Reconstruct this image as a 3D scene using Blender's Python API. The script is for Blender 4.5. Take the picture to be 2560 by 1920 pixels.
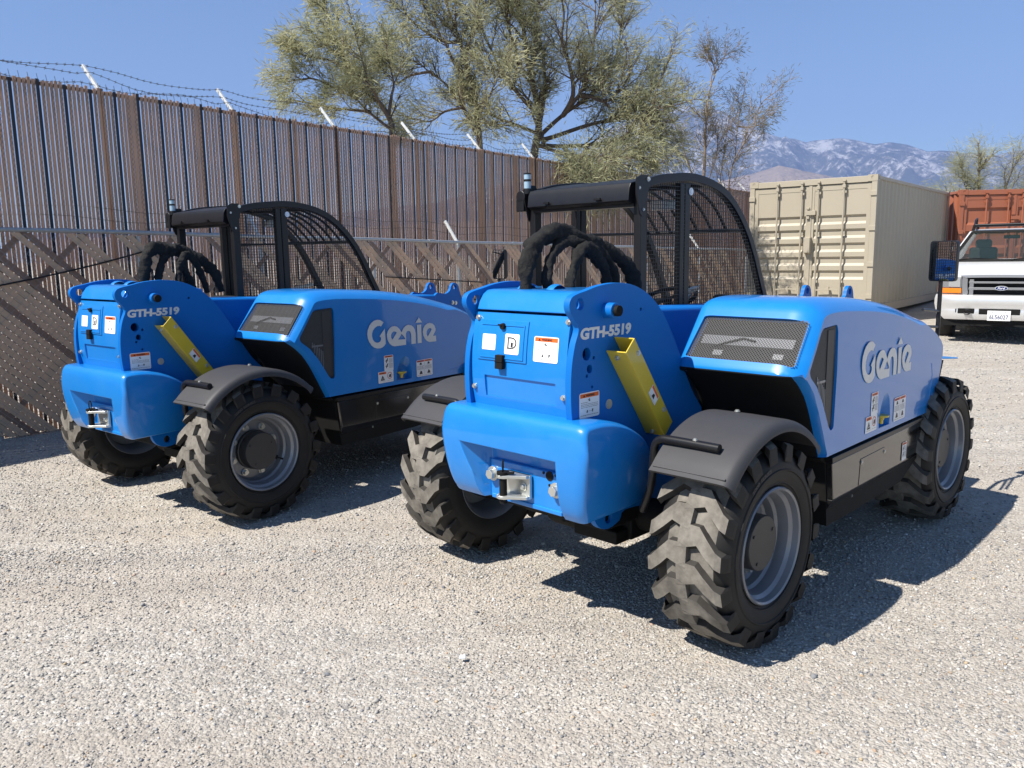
import bpy, bmesh, math, random
import numpy as np
from mathutils import Vector, Matrix
R_ = math.radians
for o in list(bpy.data.objects): bpy.data.objects.remove(o)
SC = bpy.context.scene
COL = SC.collection

# ------------------------------------------------------------------ camera
PITCH, ROLL, CAMH = R_(9.0698), R_(0.8770), 1.5404
cam_d = bpy.data.cameras.new('camera'); cam = bpy.data.objects.new('camera', cam_d); COL.objects.link(cam)
cam_d.sensor_width = 36.0; cam_d.lens = 2021.8 / 2560 * 36; cam_d.clip_start = 0.05; cam_d.clip_end = 40000
_up = Vector((0, math.sin(PITCH), math.cos(PITCH))); _r = Vector((1, 0, 0)); _f = Vector((0, math.cos(PITCH), -math.sin(PITCH)))
_R = _r * math.cos(ROLL) - _up * math.sin(ROLL); _U = _r * math.sin(ROLL) + _up * math.cos(ROLL)
cam.matrix_world = Matrix(((_R.x, _U.x, -_f.x, 0), (_R.y, _U.y, -_f.y, 0), (_R.z, _U.z, -_f.z, CAMH), (0, 0, 0, 1)))
SC.camera = cam

# ------------------------------------------------------------------ light
SUN_EL, SUN_AZ = 52.2, 207.3            # azimuth counter-clockwise from +X
_se, _sa = R_(SUN_EL), R_(SUN_AZ)
SUN = Vector((math.cos(_se) * math.cos(_sa), math.cos(_se) * math.sin(_sa), math.sin(_se)))
w = bpy.data.worlds.new('World'); SC.world = w; w.use_nodes = True
nt = w.node_tree; nt.nodes.clear()
sky = nt.nodes.new('ShaderNodeTexSky'); sky.sky_type = 'NISHITA'; sky.sun_disc = False
sky.sun_elevation = _se; sky.sun_rotation = math.atan2(SUN.x, SUN.y); sky.altitude = 150
sky.air_density = 1.0; sky.dust_density = 0.0; sky.ozone_density = 6.0
bg = nt.nodes.new('ShaderNodeBackground'); bg.inputs['Strength'].default_value = 0.088
wo = nt.nodes.new('ShaderNodeOutputWorld')
nt.links.new(sky.outputs[0], bg.inputs[0]); nt.links.new(bg.outputs[0], wo.inputs[0])
sun_d = bpy.data.lights.new('sun', 'SUN'); sun_d.energy = 5.0; sun_d.angle = R_(0.53); sun_d.color = (1.0, 0.95, 0.87)
sun = bpy.data.objects.new('sun', sun_d); COL.objects.link(sun)
sun.rotation_euler = SUN.to_track_quat('Z', 'Y').to_euler(); sun.location = (0, 0, 30)
SC.view_settings.view_transform = 'Standard'; SC.view_settings.look = 'None'
SC.view_settings.exposure = 0.70; SC.view_settings.gamma = 1.0
SC.cycles.max_bounces = 8; SC.cycles.transparent_max_bounces = 16; SC.cycles.use_denoising = True

# ------------------------------------------------------------------ materials
def pbr(name, col, rough=0.5, metal=0.0, coat=0.0, coat_rough=0.05, spec=0.5, ior=None, var=None, bump=None, space='Object'):
    """var=(scale, colour2, amount, contrast), bump=(scale, strength, distance)"""
    m = bpy.data.materials.new(name); m.use_nodes = True
    n = m.node_tree.nodes; l = m.node_tree.links; b = n['Principled BSDF']
    b.inputs['Base Color'].default_value = (*col, 1); b.inputs['Roughness'].default_value = rough
    b.inputs['Metallic'].default_value = metal; b.inputs['Coat Weight'].default_value = coat
    b.inputs['Coat Roughness'].default_value = coat_rough; b.inputs['Specular IOR Level'].default_value = spec
    if ior: b.inputs['IOR'].default_value = ior
    tc = n.new('ShaderNodeTexCoord')
    if var:
        t = n.new('ShaderNodeTexNoise'); t.inputs['Scale'].default_value = var[0]; t.inputs['Detail'].default_value = 6
        t.inputs['Roughness'].default_value = 0.65
        l.new(tc.outputs[space], t.inputs['Vector'])
        r = n.new('ShaderNodeValToRGB'); c = var[3] if len(var) > 3 else 0.25
        r.color_ramp.elements[0].position = 0.5 - c; r.color_ramp.elements[1].position = 0.5 + c
        r.color_ramp.elements[0].color = (0, 0, 0, 1); r.color_ramp.elements[1].color = (var[2],) * 3 + (1,)
        l.new(t.outputs['Fac'], r.inputs['Fac'])
        mx = n.new('ShaderNodeMix'); mx.data_type = 'RGBA'
        mx.inputs['A'].default_value = (*col, 1); mx.inputs['B'].default_value = (*var[1], 1)
        l.new(r.outputs['Color'], mx.inputs['Factor']); l.new(mx.outputs['Result'], b.inputs['Base Color'])
    if bump:
        t2 = n.new('ShaderNodeTexNoise'); t2.inputs['Scale'].default_value = bump[0]; t2.inputs['Detail'].default_value = 5
        l.new(tc.outputs[space], t2.inputs['Vector'])
        bp = n.new('ShaderNodeBump'); bp.inputs['Strength'].default_value = bump[1]; bp.inputs['Distance'].default_value = bump[2]
        l.new(t2.outputs['Fac'], bp.inputs['Height']); l.new(bp.outputs['Normal'], b.inputs['Normal'])
    return m

def screen_mat(name, col, scale, open_r, rough=0.5):
    """perforated sheet: round holes let light through"""
    m = pbr(name, col, rough); n = m.node_tree.nodes; l = m.node_tree.links; b = n['Principled BSDF']
    tc = n.new('ShaderNodeTexCoord')
    v = n.new('ShaderNodeTexVoronoi'); v.inputs['Scale'].default_value = scale; v.inputs['Randomness'].default_value = 0.0
    l.new(tc.outputs['Object'], v.inputs['Vector'])
    g = n.new('ShaderNodeMath'); g.operation = 'GREATER_THAN'; g.inputs[1].default_value = open_r
    l.new(v.outputs['Distance'], g.inputs[0]); l.new(g.outputs[0], b.inputs['Alpha'])
    return m

M = {}
M['blue'] = pbr('blue_paint', (0.002, 0.180, 0.56), 0.36, spec=0.35, coat=0.7, coat_rough=0.05, var=(7.0, (0.022, 0.205, 0.545), 0.6, .2), bump=(16, 0.03, 0.0012))
M['blue_steel_shaded'] = pbr('blue_steel_paint_with_shade', (0.001, 0.130, 0.46), 0.48, spec=0.25, var=(5.0, (0.003, 0.145, 0.47), 0.6), bump=(40, 0.04, 0.001))  # uncoated steel finish; same blue as the hood, base darkened to paint in shade
M['yellow'] = pbr('yellow_paint', (0.62, 0.46, 0.03), 0.38, coat=0.5, coat_rough=0.1, var=(9, (0.5, 0.37, 0.03), 0.5))
M['black'] = pbr('black_powder_coat', (0.007, 0.007, 0.009), 0.36, spec=0.35, var=(14, (0.02, 0.019, 0.017), 0.35), bump=(180, 0.06, 0.0006))
M['dull_black'] = pbr('dull_black', (0.006, 0.006, 0.006), 0.75, spec=0.2, var=(9, (0.016, 0.015, 0.013), 0.5))
M['gloss_black'] = pbr('gloss_black_panel', (0.010, 0.010, 0.011), 0.12, spec=0.5, ior=2.0, bump=(5, 0.03, 0.002))
M['fender'] = pbr('grey_moulded_plastic', (0.040, 0.040, 0.044), 0.55, spec=.35, var=(11, (0.062, 0.058, 0.055), 0.35), bump=(260, 0.12, 0.0006))
M['tread'] = pbr('dusty_tread_rubber', (0.215, 0.196, 0.167), 0.9, spec=0.2, var=(13, (0.095, 0.086, 0.075), 0.9, 0.15), bump=(60, 0.35, 0.003))
M['rubber'] = pbr('black_rubber', (0.009, 0.009, 0.009), 0.62, spec=0.3, var=(6, (0.035, 0.031, 0.027), 0.45), bump=(90, 0.1, 0.001))
M['rim'] = pbr('grey_rim_paint', (0.22, 0.23, 0.25), 0.33, metal=0.25, coat=0.3, var=(7, (0.15, 0.15, 0.16), 0.4))
M['hub'] = pbr('dark_hub_paint', (0.030, 0.030, 0.031), 0.5, var=(12, (0.055, 0.052, 0.045), 0.4))
M['steel'] = pbr('zinc_plated_steel', (0.62, 0.63, 0.60), 0.32, metal=0.75, var=(20, (0.45, 0.45, 0.40), 0.5))
M['white'] = pbr('white_decal', (0.78, 0.78, 0.77), 0.35)
M['orange'] = pbr('orange_decal', (0.75, 0.13, 0.02), 0.4)
M['red'] = pbr('red_decal', (0.55, 0.04, 0.03), 0.4)
M['ink'] = pbr('black_ink', (0.015, 0.015, 0.018), 0.5)
M['grey_ink'] = pbr('grey_ink', (0.25, 0.25, 0.26), 0.5)
M['letter'] = pbr('silver_lettering', (0.66, 0.66, 0.64), 0.4)
def perforated(name, col, cells, hole):
    m = pbr(name, col, .5, spec=.3); n = m.node_tree.nodes; l = m.node_tree.links; b = n['Principled BSDF']
    tc = n.new('ShaderNodeTexCoord'); mp = n.new('ShaderNodeMapping'); mp.inputs['Scale'].default_value = (0, 1, 1.25); mp.inputs['Rotation'].default_value = (R_(45), 0, 0); l.new(tc.outputs['Object'], mp.inputs[0])
    sx = n.new('ShaderNodeSeparateXYZ'); l.new(mp.outputs[0], sx.inputs[0]); cb = n.new('ShaderNodeCombineXYZ'); l.new(sx.outputs['Y'], cb.inputs['X']); l.new(sx.outputs['Z'], cb.inputs['Y'])
    v = n.new('ShaderNodeTexVoronoi'); v.voronoi_dimensions = '2D'; v.inputs['Scale'].default_value = cells; v.inputs['Randomness'].default_value = 0; l.new(cb.outputs[0], v.inputs['Vector'])
    g = n.new('ShaderNodeMath'); g.operation = 'GREATER_THAN'; g.inputs[1].default_value = hole; l.new(v.outputs['Distance'], g.inputs[0]); l.new(g.outputs[0], b.inputs['Alpha']); return m
M['grille'] = perforated('perforated_grille', (0.055, 0.055, 0.056), 105, .40)
M['grille_fine'] = pbr('dark_mesh', (0.02, 0.02, 0.021), 0.6, var=(120, (0.06, 0.06, 0.06), 0.6))
M['core'] = pbr('radiator_core', (0.10, 0.10, 0.10), 0.5, metal=0.3, var=(40, (0.02, 0.02, 0.02), 0.8))
M['mirror'] = pbr('mirror_glass', (0.85, 0.87, 0.88), 0.02, metal=1.0)
M['fabric'] = pbr('black_hose_fabric', (0.011, 0.011, 0.011), 0.85, spec=0.2, var=(30, (0.028, 0.027, 0.025), 0.5), bump=(34, 0.7, 0.02))
M['lamp'] = pbr('lamp_lens', (0.75, 0.76, 0.76), 0.15)
M['beacon'] = pbr('beacon_lens', (0.30, 0.42, 0.52), 0.12, coat=0.6)
M['galv'] = pbr('galvanised_steel', (0.40, 0.42, 0.44), 0.42, metal=0.5, var=(22, (0.26, 0.27, 0.28), 0.7))
M['arm'] = pbr('pale_galvanised_arm', (0.66, 0.67, 0.66), 0.5, metal=0.1, var=(30, (0.4, 0.4, 0.38), 0.6))
M['letter_rubber'] = pbr('raised_rubber_lettering', (0.045, 0.042, 0.038), 0.7)
M['wire'] = pbr('old_fence_wire', (0.075, 0.068, 0.065), 0.5, metal=0.6)
M['barb'] = pbr('dark_barbed_wire', (0.05, 0.045, 0.05), 0.6, metal=0.4)
def plastic_slat(name, c, c2, sc, tr):
    m = pbr(name, c, .5, var=(sc, c2, .9)); n = m.node_tree.nodes; l = m.node_tree.links; b = n['Principled BSDF']
    t = n.new('ShaderNodeBsdfTranslucent'); src = b.inputs['Base Color'].links[0].from_socket; l.new(src, t.inputs['Color'])
    mx = n.new('ShaderNodeMixShader'); mx.inputs[0].default_value = tr; l.new(b.outputs[0], mx.inputs[1]); l.new(t.outputs[0], mx.inputs[2]); l.new(mx.outputs[0], n['Material Output'].inputs['Surface']); return m
M['slat'] = plastic_slat('brown_fence_slat', (0.60, 0.435, 0.325), (0.48, 0.35, 0.265), 1.6, .40)
M['slat_dark'] = pbr('dark_fence_slat', (0.018, 0.016, 0.022), 0.55)
M['slat_tan'] = plastic_slat('faded_tan_slat', (0.76, 0.585, 0.42), (0.64, 0.485, 0.35), 2.2, .44)
M['slat_brown'] = plastic_slat('brown_diagonal_slat', (0.23, 0.145, 0.105), (0.28, 0.18, 0.135), 3, .25)

# ------------------------------------------------------------------ geometry helpers
class MB:
    def __init__(s): s.v = []; s.f = []; s.m = []
    def add(s, vs, fs, mi=0):
        o = len(s.v); s.v.extend([tuple(p) for p in vs]); s.f.extend([[i + o for i in f] for f in fs]); s.m.extend([mi] * len(fs)); return s
    def box(s, x0, x1, y0, y1, z0, z1, mi=0):
        vs = [(x, y, z) for x in (x0, x1) for y in (y0, y1) for z in (z0, z1)]
        return s.add(vs, [(0, 1, 3, 2), (4, 6, 7, 5), (0, 4, 5, 1), (2, 3, 7, 6), (0, 2, 6, 4), (1, 5, 7, 3)], mi)
    def hexa(s, a, b, mi=0):
        """two quads a (4 pts) and b (4 pts) joined"""
        return s.add(list(a) + list(b), [(3, 2, 1, 0), (4, 5, 6, 7)] + [(i, (i + 1) % 4, (i + 1) % 4 + 4, i + 4) for i in range(4)], mi)
    def obox(s, c, ax, h, mi=0):
        c = Vector(c); A = [Vector(a).normalized() * k for a, k in zip(ax, h)]
        q = lambda t: [c + A[0] * sx + A[1] * sy + A[2] * t for sx, sy in ((-1, -1), (1, -1), (1, 1), (-1, 1))]
        return s.hexa(q(-1), q(1), mi)
    def bar(s, p, q, w, h, up=(0, 0, 1), mi=0):
        p = Vector(p); q = Vector(q); d = (q - p); u = Vector(up)
        sd = d.cross(u)
        if sd.length < 1e-6: sd = d.cross(Vector((1, 0, 0)))
        sd.normalize(); u = sd.cross(d).normalized()
        return s.obox((p + q) / 2, (sd, u, d), (w / 2, h / 2, d.length / 2), mi)
    def prism(s, poly, a, b, ax='y', mi=0):
        f = {'y': lambda p, t: (p[0], t, p[1]), 'x': lambda p, t: (t, p[0], p[1]), 'z': lambda p, t: (p[0], p[1], t)}[ax]
        n = len(poly)
        return s.add([f(p, a) for p in poly] + [f(p, b) for p in poly], [list(range(n))[::-1], list(range(n, 2 * n))] + [(i, (i + 1) % n, (i + 1) % n + n, i + n) for i in range(n)], mi)
    def rings(s, rs, mi=0, closed=True, caps=True, loop=False):
        n = len(rs[0]); vs = [p for r in rs for p in r]; fs = []
        k = len(rs)
        for j in range(k if loop else k - 1):
            a = j * n; b = ((j + 1) % k) * n
            for i in range(n if closed else n - 1):
                i2 = (i + 1) % n; fs.append((a + i, a + i2, b + i2, b + i))
        if caps and not loop: fs += [list(range(n))[::-1], list(range((k - 1) * n, k * n))]
        return s.add(vs, fs, mi)
    def tube(s, pts, r, n=8, mi=0, caps=True, loop=False):
        P = [Vector(p) for p in pts]; k = len(P); rr = r if hasattr(r, '__len__') else [r] * k
        T = [(P[min(i + 1, k - 1)] - P[max(i - 1, 0)]) if not loop else (P[(i + 1) % k] - P[i - 1]) for i in range(k)]
        T = [t.normalized() if t.length > 1e-9 else Vector((0, 0, 1)) for t in T]
        u = T[0].orthogonal().normalized(); rs = []
        for i in range(k):
            u = (u - T[i] * u.dot(T[i]))
            u = u.normalized() if u.length > 1e-6 else T[i].orthogonal().normalized()
            v = T[i].cross(u)
            rs.append([P[i] + (u * math.cos(2 * math.pi * j / n) + v * math.sin(2 * math.pi * j / n)) * rr[i] for j in range(n)])
        return s.rings(rs, mi, caps=caps, loop=loop)
    def lathe(s, prof, c=(0, 0, 0), n=40, mi=0, ax='y', a0=0, a1=None):
        """profile of (radius, offset) turned about axis"""
        c = Vector(c); rs = []; full = a1 is None; m = n if full else n + 1
        for i in range(m):
            t = 2 * math.pi * i / n if full else a0 + (a1 - a0) * i / n
            cs, sn = math.cos(t), math.sin(t); g = []
            for r, o in prof:
                g.append(c + (Vector((r * cs, o, r * sn)) if ax == 'y' else Vector((r * cs, r * sn, o)) if ax == 'z' else Vector((o, r * cs, r * sn))))
            rs.append(g)
        return s.rings(rs, mi, closed=False, caps=False, loop=full)
    def cyl(s, p, q, r, n=16, mi=0, r2=None):
        return s.tube([p, q], [r, r if r2 is None else r2], n, mi)

def obj(name, mb, mats, parent=None, smooth=35, bevel=None, seg=2, bang=35):
    me = bpy.data.meshes.new(name); me.from_pydata([tuple(v) for v in mb.v], [], mb.f)
    if not isinstance(mats, (list, tuple)): mats = [mats]
    for m in mats: me.materials.append(m if not isinstance(m, str) else M[m])
    if len(mats) > 1: me.polygons.foreach_set('material_index', np.array(mb.m, dtype=np.int32))
    me.validate(); me.update()
    bm = bmesh.new(); bm.from_mesh(me); bmesh.ops.recalc_face_normals(bm, faces=bm.faces); bm.to_mesh(me); bm.free()
    if smooth:
        me.polygons.foreach_set('use_smooth', np.ones(len(me.polygons), dtype=bool)); me.set_sharp_from_angle(angle=R_(smooth))
    o = bpy.data.objects.new(name, me); COL.objects.link(o)
    if parent: o.parent = parent
    if bevel:
        b = o.modifiers.new('bevel', 'BEVEL'); b.width = bevel; b.segments = seg; b.limit_method = 'ANGLE'; b.angle_limit = R_(bang); b.harden_normals = True
    return o

def each(name, mbs, mats, parent, **kw):
    return [obj(name, q, mats, parent, **kw) for q in mbs]
def cy(p, q, r, n=16): return MB().cyl(p, q, r, n)
def bolts(name, lst, parent, mat_='steel', bevel=None):
    for c, d, r, h in lst:
        q = MB(); bolt(q, c, d, r, h); obj(name, q, M[mat_], parent, bevel=bevel)
def tag(o, label=None, cat=None, group=None, kind=None):
    if label: o['label'] = label
    if cat: o['category'] = cat
    if group: o['group'] = group
    if kind: o['kind'] = kind
    return o
def empty(name, loc, rz=0):
    o = bpy.data.objects.new(name, None); COL.objects.link(o); o.location = loc; o.rotation_euler = (0, 0, rz); o.empty_display_size = 0.2; return o
def copy_tree(o, parent=None):
    c = o.copy(); COL.objects.link(c)
    if parent: c.parent = parent
    for ch in list(o.children): copy_tree(ch, c)
    return c
def cut(o, cutter, smooth=35):
    """cut the cutter's volume out of the mesh and keep plain mesh data"""
    c = obj('cutter_tmp', cutter, M['blue'], o.parent, smooth=None)
    md = o.modifiers.new('b', 'BOOLEAN'); md.object = c; md.operation = 'DIFFERENCE'; md.solver = 'EXACT'
    bpy.context.view_layer.update(); dg = bpy.context.evaluated_depsgraph_get()
    me = bpy.data.meshes.new_from_object(o.evaluated_get(dg)); o.modifiers.clear(); o.data = me; me.name = o.name
    if smooth: me.polygons.foreach_set('use_smooth', np.ones(len(me.polygons), dtype=bool)); me.set_sharp_from_angle(angle=R_(smooth))
    cm = c.data; bpy.data.objects.remove(c); bpy.data.meshes.remove(cm)

_txt = {}
def text2d(body, offset=0.0, shear=0.0):
    k = (body, offset, shear)
    if k in _txt: return _txt[k]
    cu = bpy.data.curves.new('t', 'FONT'); cu.body = body; cu.offset = offset; cu.shear = shear; cu.resolution_u = 4
    o = bpy.data.objects.new('t', cu); COL.objects.link(o); bpy.context.view_layer.update()
    me = bpy.data.meshes.new_from_object(o.evaluated_get(bpy.context.evaluated_depsgraph_get()))
    v = np.array([x.co[:2] for x in me.vertices]); f = [list(p.vertices) for p in me.polygons]
    bpy.data.objects.remove(o); bpy.data.curves.remove(cu); bpy.data.meshes.remove(me)
    v = v - v.min(0); _txt[k] = (v, f); return _txt[k]
def put_text(mb, body, o, r, u, w, h, mi=0, lift=0.0, offset=0.0, shear=0.0, thick=0.0):
    """text filling w x h with lower left corner at o, along r (right) and u (up)"""
    v, f = text2d(body, offset, shear); s = v.max(0)
    o = Vector(o); r = Vector(r).normalized(); u = Vector(u).normalized(); n = r.cross(u)
    pts = [o + r * (p[0] / s[0] * w) + u * (p[1] / s[1] * h) + n * (lift + thick) for p in v]
    mb.add(pts, f, mi)
    if thick:
        ed = {}
        for q in f:
            for i in range(len(q)):
                e = (q[i], q[(i + 1) % len(q)]); ed[e] = 1
        b = [e for e in ed if (e[1], e[0]) not in ed]
        for a, c in b: mb.add([pts[a], pts[c], pts[c] - n * thick, pts[a] - n * thick], [(0, 1, 2, 3)], mi)
def smooth_poly(pts, corner=(), k=4, closed=True):
    P = [np.array(p, float) for p in pts]; n = len(P); out = []
    for i in range(n if closed else n - 1):
        p1, p2 = P[i], P[(i + 1) % n]
        p0 = P[i - 1] if (closed or i > 0) else p1; p3 = P[(i + 2) % n] if (closed or i < n - 2) else p2
        t0 = (p2 - p0) / 2 if i not in corner else (p2 - p1); t1 = (p3 - p1) / 2 if (i + 1) % n not in corner else (p2 - p1)
        for j in range(k):
            t = j / k; out.append((2*t**3-3*t*t+1)*p1 + (t**3-2*t*t+t)*t0 + (-2*t**3+3*t*t)*p2 + (t**3-t*t)*t1)
    if not closed: out.append(P[-1])
    return [tuple(float(c) for c in p) for p in out]
def ground_z(x, y):
    s = min(1, max(0, (x + 1) / 5.0)); s = s * s * (3 - 2 * s)
    return s * min(0.33, 0.03 * max(0, y - 11))
# ================================================================== TELEHANDLER (origin under the rear axle, x forward, y left)
def decal(parent, name, o, r, u, w_, h_, kind, label=None):
    """printed label, lower left corner o"""
    mb = MB(); o = Vector(o); r = Vector(r).normalized(); u = Vector(u).normalized(); n = r.cross(u)
    def quad(x0, x1, y0, y1, mi, lift, ch=0.0):
        p = lambda x, y: o + r * x * w_ + u * y * h_ + n * lift
        if ch:
            c = ch * min(w_, h_); cx, cy = c / w_, c / h_
            pl = [(x0+cx,y0),(x1-cx,y0),(x1-cx*.3,y0+cy*.3),(x1,y0+cy),(x1,y1-cy),(x1-cx*.3,y1-cy*.3),(x1-cx,y1),(x0+cx,y1),(x0+cx*.3,y1-cy*.3),(x0,y1-cy),(x0,y0+cy),(x0+cx*.3,y0+cy*.3)]
        else: pl = [(x0,y0),(x1,y0),(x1,y1),(x0,y1)]
        mb.add([p(*q) for q in pl], [list(range(len(pl)))], mi)
    def disc(cx, cy, rad, mi, lift, hole=0.0):
        k = 18; a = [o + r*(cx*w_ + rad*h_*math.cos(2*math.pi*i/k)) + u*(cy*h_ + rad*h_*math.sin(2*math.pi*i/k)) + n*lift for i in range(k)]
        if hole:
            b = [o + r*(cx*w_ + hole*h_*math.cos(2*math.pi*i/k)) + u*(cy*h_ + hole*h_*math.sin(2*math.pi*i/k)) + n*lift for i in range(k)]
            mb.add(a + b, [(i, (i+1)%k, (i+1)%k+k, i+k) for i in range(k)], mi)
        else: mb.add(a, [list(range(k))], mi)
    def tri(pts, mi, lift): mb.add([o + r*x*w_ + u*y*h_ + n*lift for x, y in pts], [list(range(len(pts)))], mi)
    def lines(x0, x1, ys, mi=4):
        rg = random.Random(int(w_*1e5) + len(ys))
        for y in ys:
            x = x0
            while x < x1 - .02:
                q = min(x1, x + rg.uniform(.03, .11)); quad(x, q, y, y + .022, mi, .0016); x = q + .018
    def warn(x0, x1, y0, y1, bar=1, word='WARNING'):
        quad(x0, x1, y0, y1, bar, .0014)
        hh = (y1 - y0); put_text(mb, word, o + r*(x0+(x1-x0)*.30)*w_ + u*(y0+hh*.22)*h_, r, u, (x1-x0)*.46*w_, hh*.56*h_, 3, .0022, .035)
        xm = x0+(x1-x0)*.2; d = (x1-x0)*.06; tri([(xm-d,y0+hh*.2),(xm+d,y0+hh*.2),(xm,y0+hh*.82)], 3, .0022)
    quad(0, 1, 0, 1, 0, .001, .07)
    if kind == 'warning':
        warn(.04, .96, .80, .96)
        disc(.5, .70, .055, 3, .0018); disc(.52, .715, .03, 0, .0022); quad(.42,.46,.69,.71,3,.0018)
        lines(.08, .42, [.60]); lines(.08, .93, [.53, .47, .41])
        disc(.38, .255, .055, 3, .0018); disc(.355, .27, .028, 0, .0022); quad(.48,.53,.25,.265,3,.0018); quad(.55,.6,.25,.265,3,.0018); tri([(.63,.2),(.66,.2),(.69,.32),(.62,.32)],3,.0018)
        lines(.05, .93, [.10])
    elif kind == 'fuel':
        put_text(mb, 'D', o + r*.2*w_ + u*.27*h_, r, u, .62*w_, .56*h_, 3, .0018, -.012)
        quad(.16,.42,.80,.835,3,.0019); quad(.16,.42,.27,.305,3,.0019)
        quad(.43,.57,.36,.58,3,.002); quad(.47,.53,.61,.70,4,.002); quad(.62,.65,.48,.66,4,.002); lines(.35,.65,[.12])
    elif kind == 'text':
        lines(.30,.72,[.75]); lines(.18,.8,[.56,.42]); lines(.25,.86,[.40]); quad(.46,.52,.16,.2,4,.0016)
    elif kind == 'stack':      # narrow vertical label with pictograms
        warn(.06, .94, .86, .97)
        for y in (.62, .28):
            quad(.14,.42,y,y+.05,3,.0018); tri([(.2,y+.05),(.34,y+.05),(.45,y+.18),(.36,y+.2)],3,.0018); quad(.2,.28,y-.1,y,3,.0018)
            lines(.52,.94,[y+.15,y+.10,y+.05,y,y-.05,y-.1])
        quad(.03,.97,.455,.462,4,.0016)
    elif kind == 'pair':       # low wide label with cone and no-entry mark
        warn(.05, .52, .76, .95)
        tri([(.14,.22),(.42,.22),(.28,.68)],3,.0018); quad(.22,.34,.34,.38,0,.0024)
        disc(.75,.58,.30,2,.0018,.25); tri([(.68,.45),(.82,.42),(.84,.7),(.72,.66)],3,.0018); lines(.1,.5,[.12]); lines(.58,.95,[.14])
    elif kind == 'double':
        warn(.03, .48, .87, .97, 2, 'DANGER'); warn(.50, .97, .87, .97)
        quad(.485,.495,.03,.86,4,.0016)
        for x in (.04,.53):
            tri([(x+.14,.70),(x+.3,.70),(x+.26,.83),(x+.18,.83)],3,.0018); lines(x,x+.41,[.62,.57,.52,.47,.42]); tri([(x+.12,.14),(x+.32,.14),(x+.28,.3),(x+.2,.36)],3,.0018); lines(x,x+.4,[.06])
    elif kind == 'small':
        quad(0.04,.96,.72,.97,1,.0014); tri([(.35,.2),(.65,.2),(.6,.62),(.42,.55)],3,.0018); lines(.1,.9,[.08])
    d = obj(name, mb, ['white', 'orange', 'red', 'ink', 'grey_ink'], parent, smooth=None)
    if label: d['label'] = label
    return d

def bolt(mb, c, d, r=.012, h=.012, mi=0):
    c = Vector(c); d = Vector(d).normalized(); mb.cyl(c, c + d*h*.35, r*1.45, 14, mi); mb.cyl(c + d*h*.3, c + d*h, r, 6, mi)

def rounded_prism(poly, y0, y1, ins0, ins1, r0, r1, taper=None, steps=5, tm=90):
    """outline (x,z) swept from y0 to y1 with rounded rims; ins are inset distances per point"""
    P = [np.array(p, float) for p in poly]; n = len(P)
    area = sum(P[i][0]*P[(i+1)%n][1] - P[(i+1)%n][0]*P[i][1] for i in range(n)); sg = 1 if area > 0 else -1
    N = []
    for i in range(n):
        a = P[i]-P[i-1]; b = P[(i+1)%n]-P[i]; a = a/max(np.linalg.norm(a),1e-9); b = b/max(np.linalg.norm(b),1e-9)
        t = a+b; t = t/max(np.linalg.norm(t),1e-9); N.append(np.array((-t[1], t[0]))*sg)
    f0 = ins0 if hasattr(ins0,'__len__') else [ins0]*n; f1 = ins1 if hasattr(ins1,'__len__') else [ins1]*n
    mb = MB(); rs = []; sy = 1 if y1 > y0 else -1
    def ring(y, ins, k): 
        g = []
        for i in range(n):
            q = P[i] + N[i]*ins[i]*k; yy = y
            if taper: yy = taper(q[0], q[1], y)
            g.append((q[0], yy, q[1]))
        return g
    for j in range(steps+1):
        t = math.pi/2*(1 - j/steps); rs.append(ring(y0 + sy*r0*(1-math.sin(t)), f0, 1-math.cos(t)))
    for j in range(steps+1):
        t = R_(tm)*j/steps; rs.append(ring(y1 - sy*r1*(1-math.sin(t)/math.sin(R_(tm))), f1, (1-math.cos(t))/(1-math.cos(R_(tm)))))
    mb.rings(rs); return mb

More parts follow.
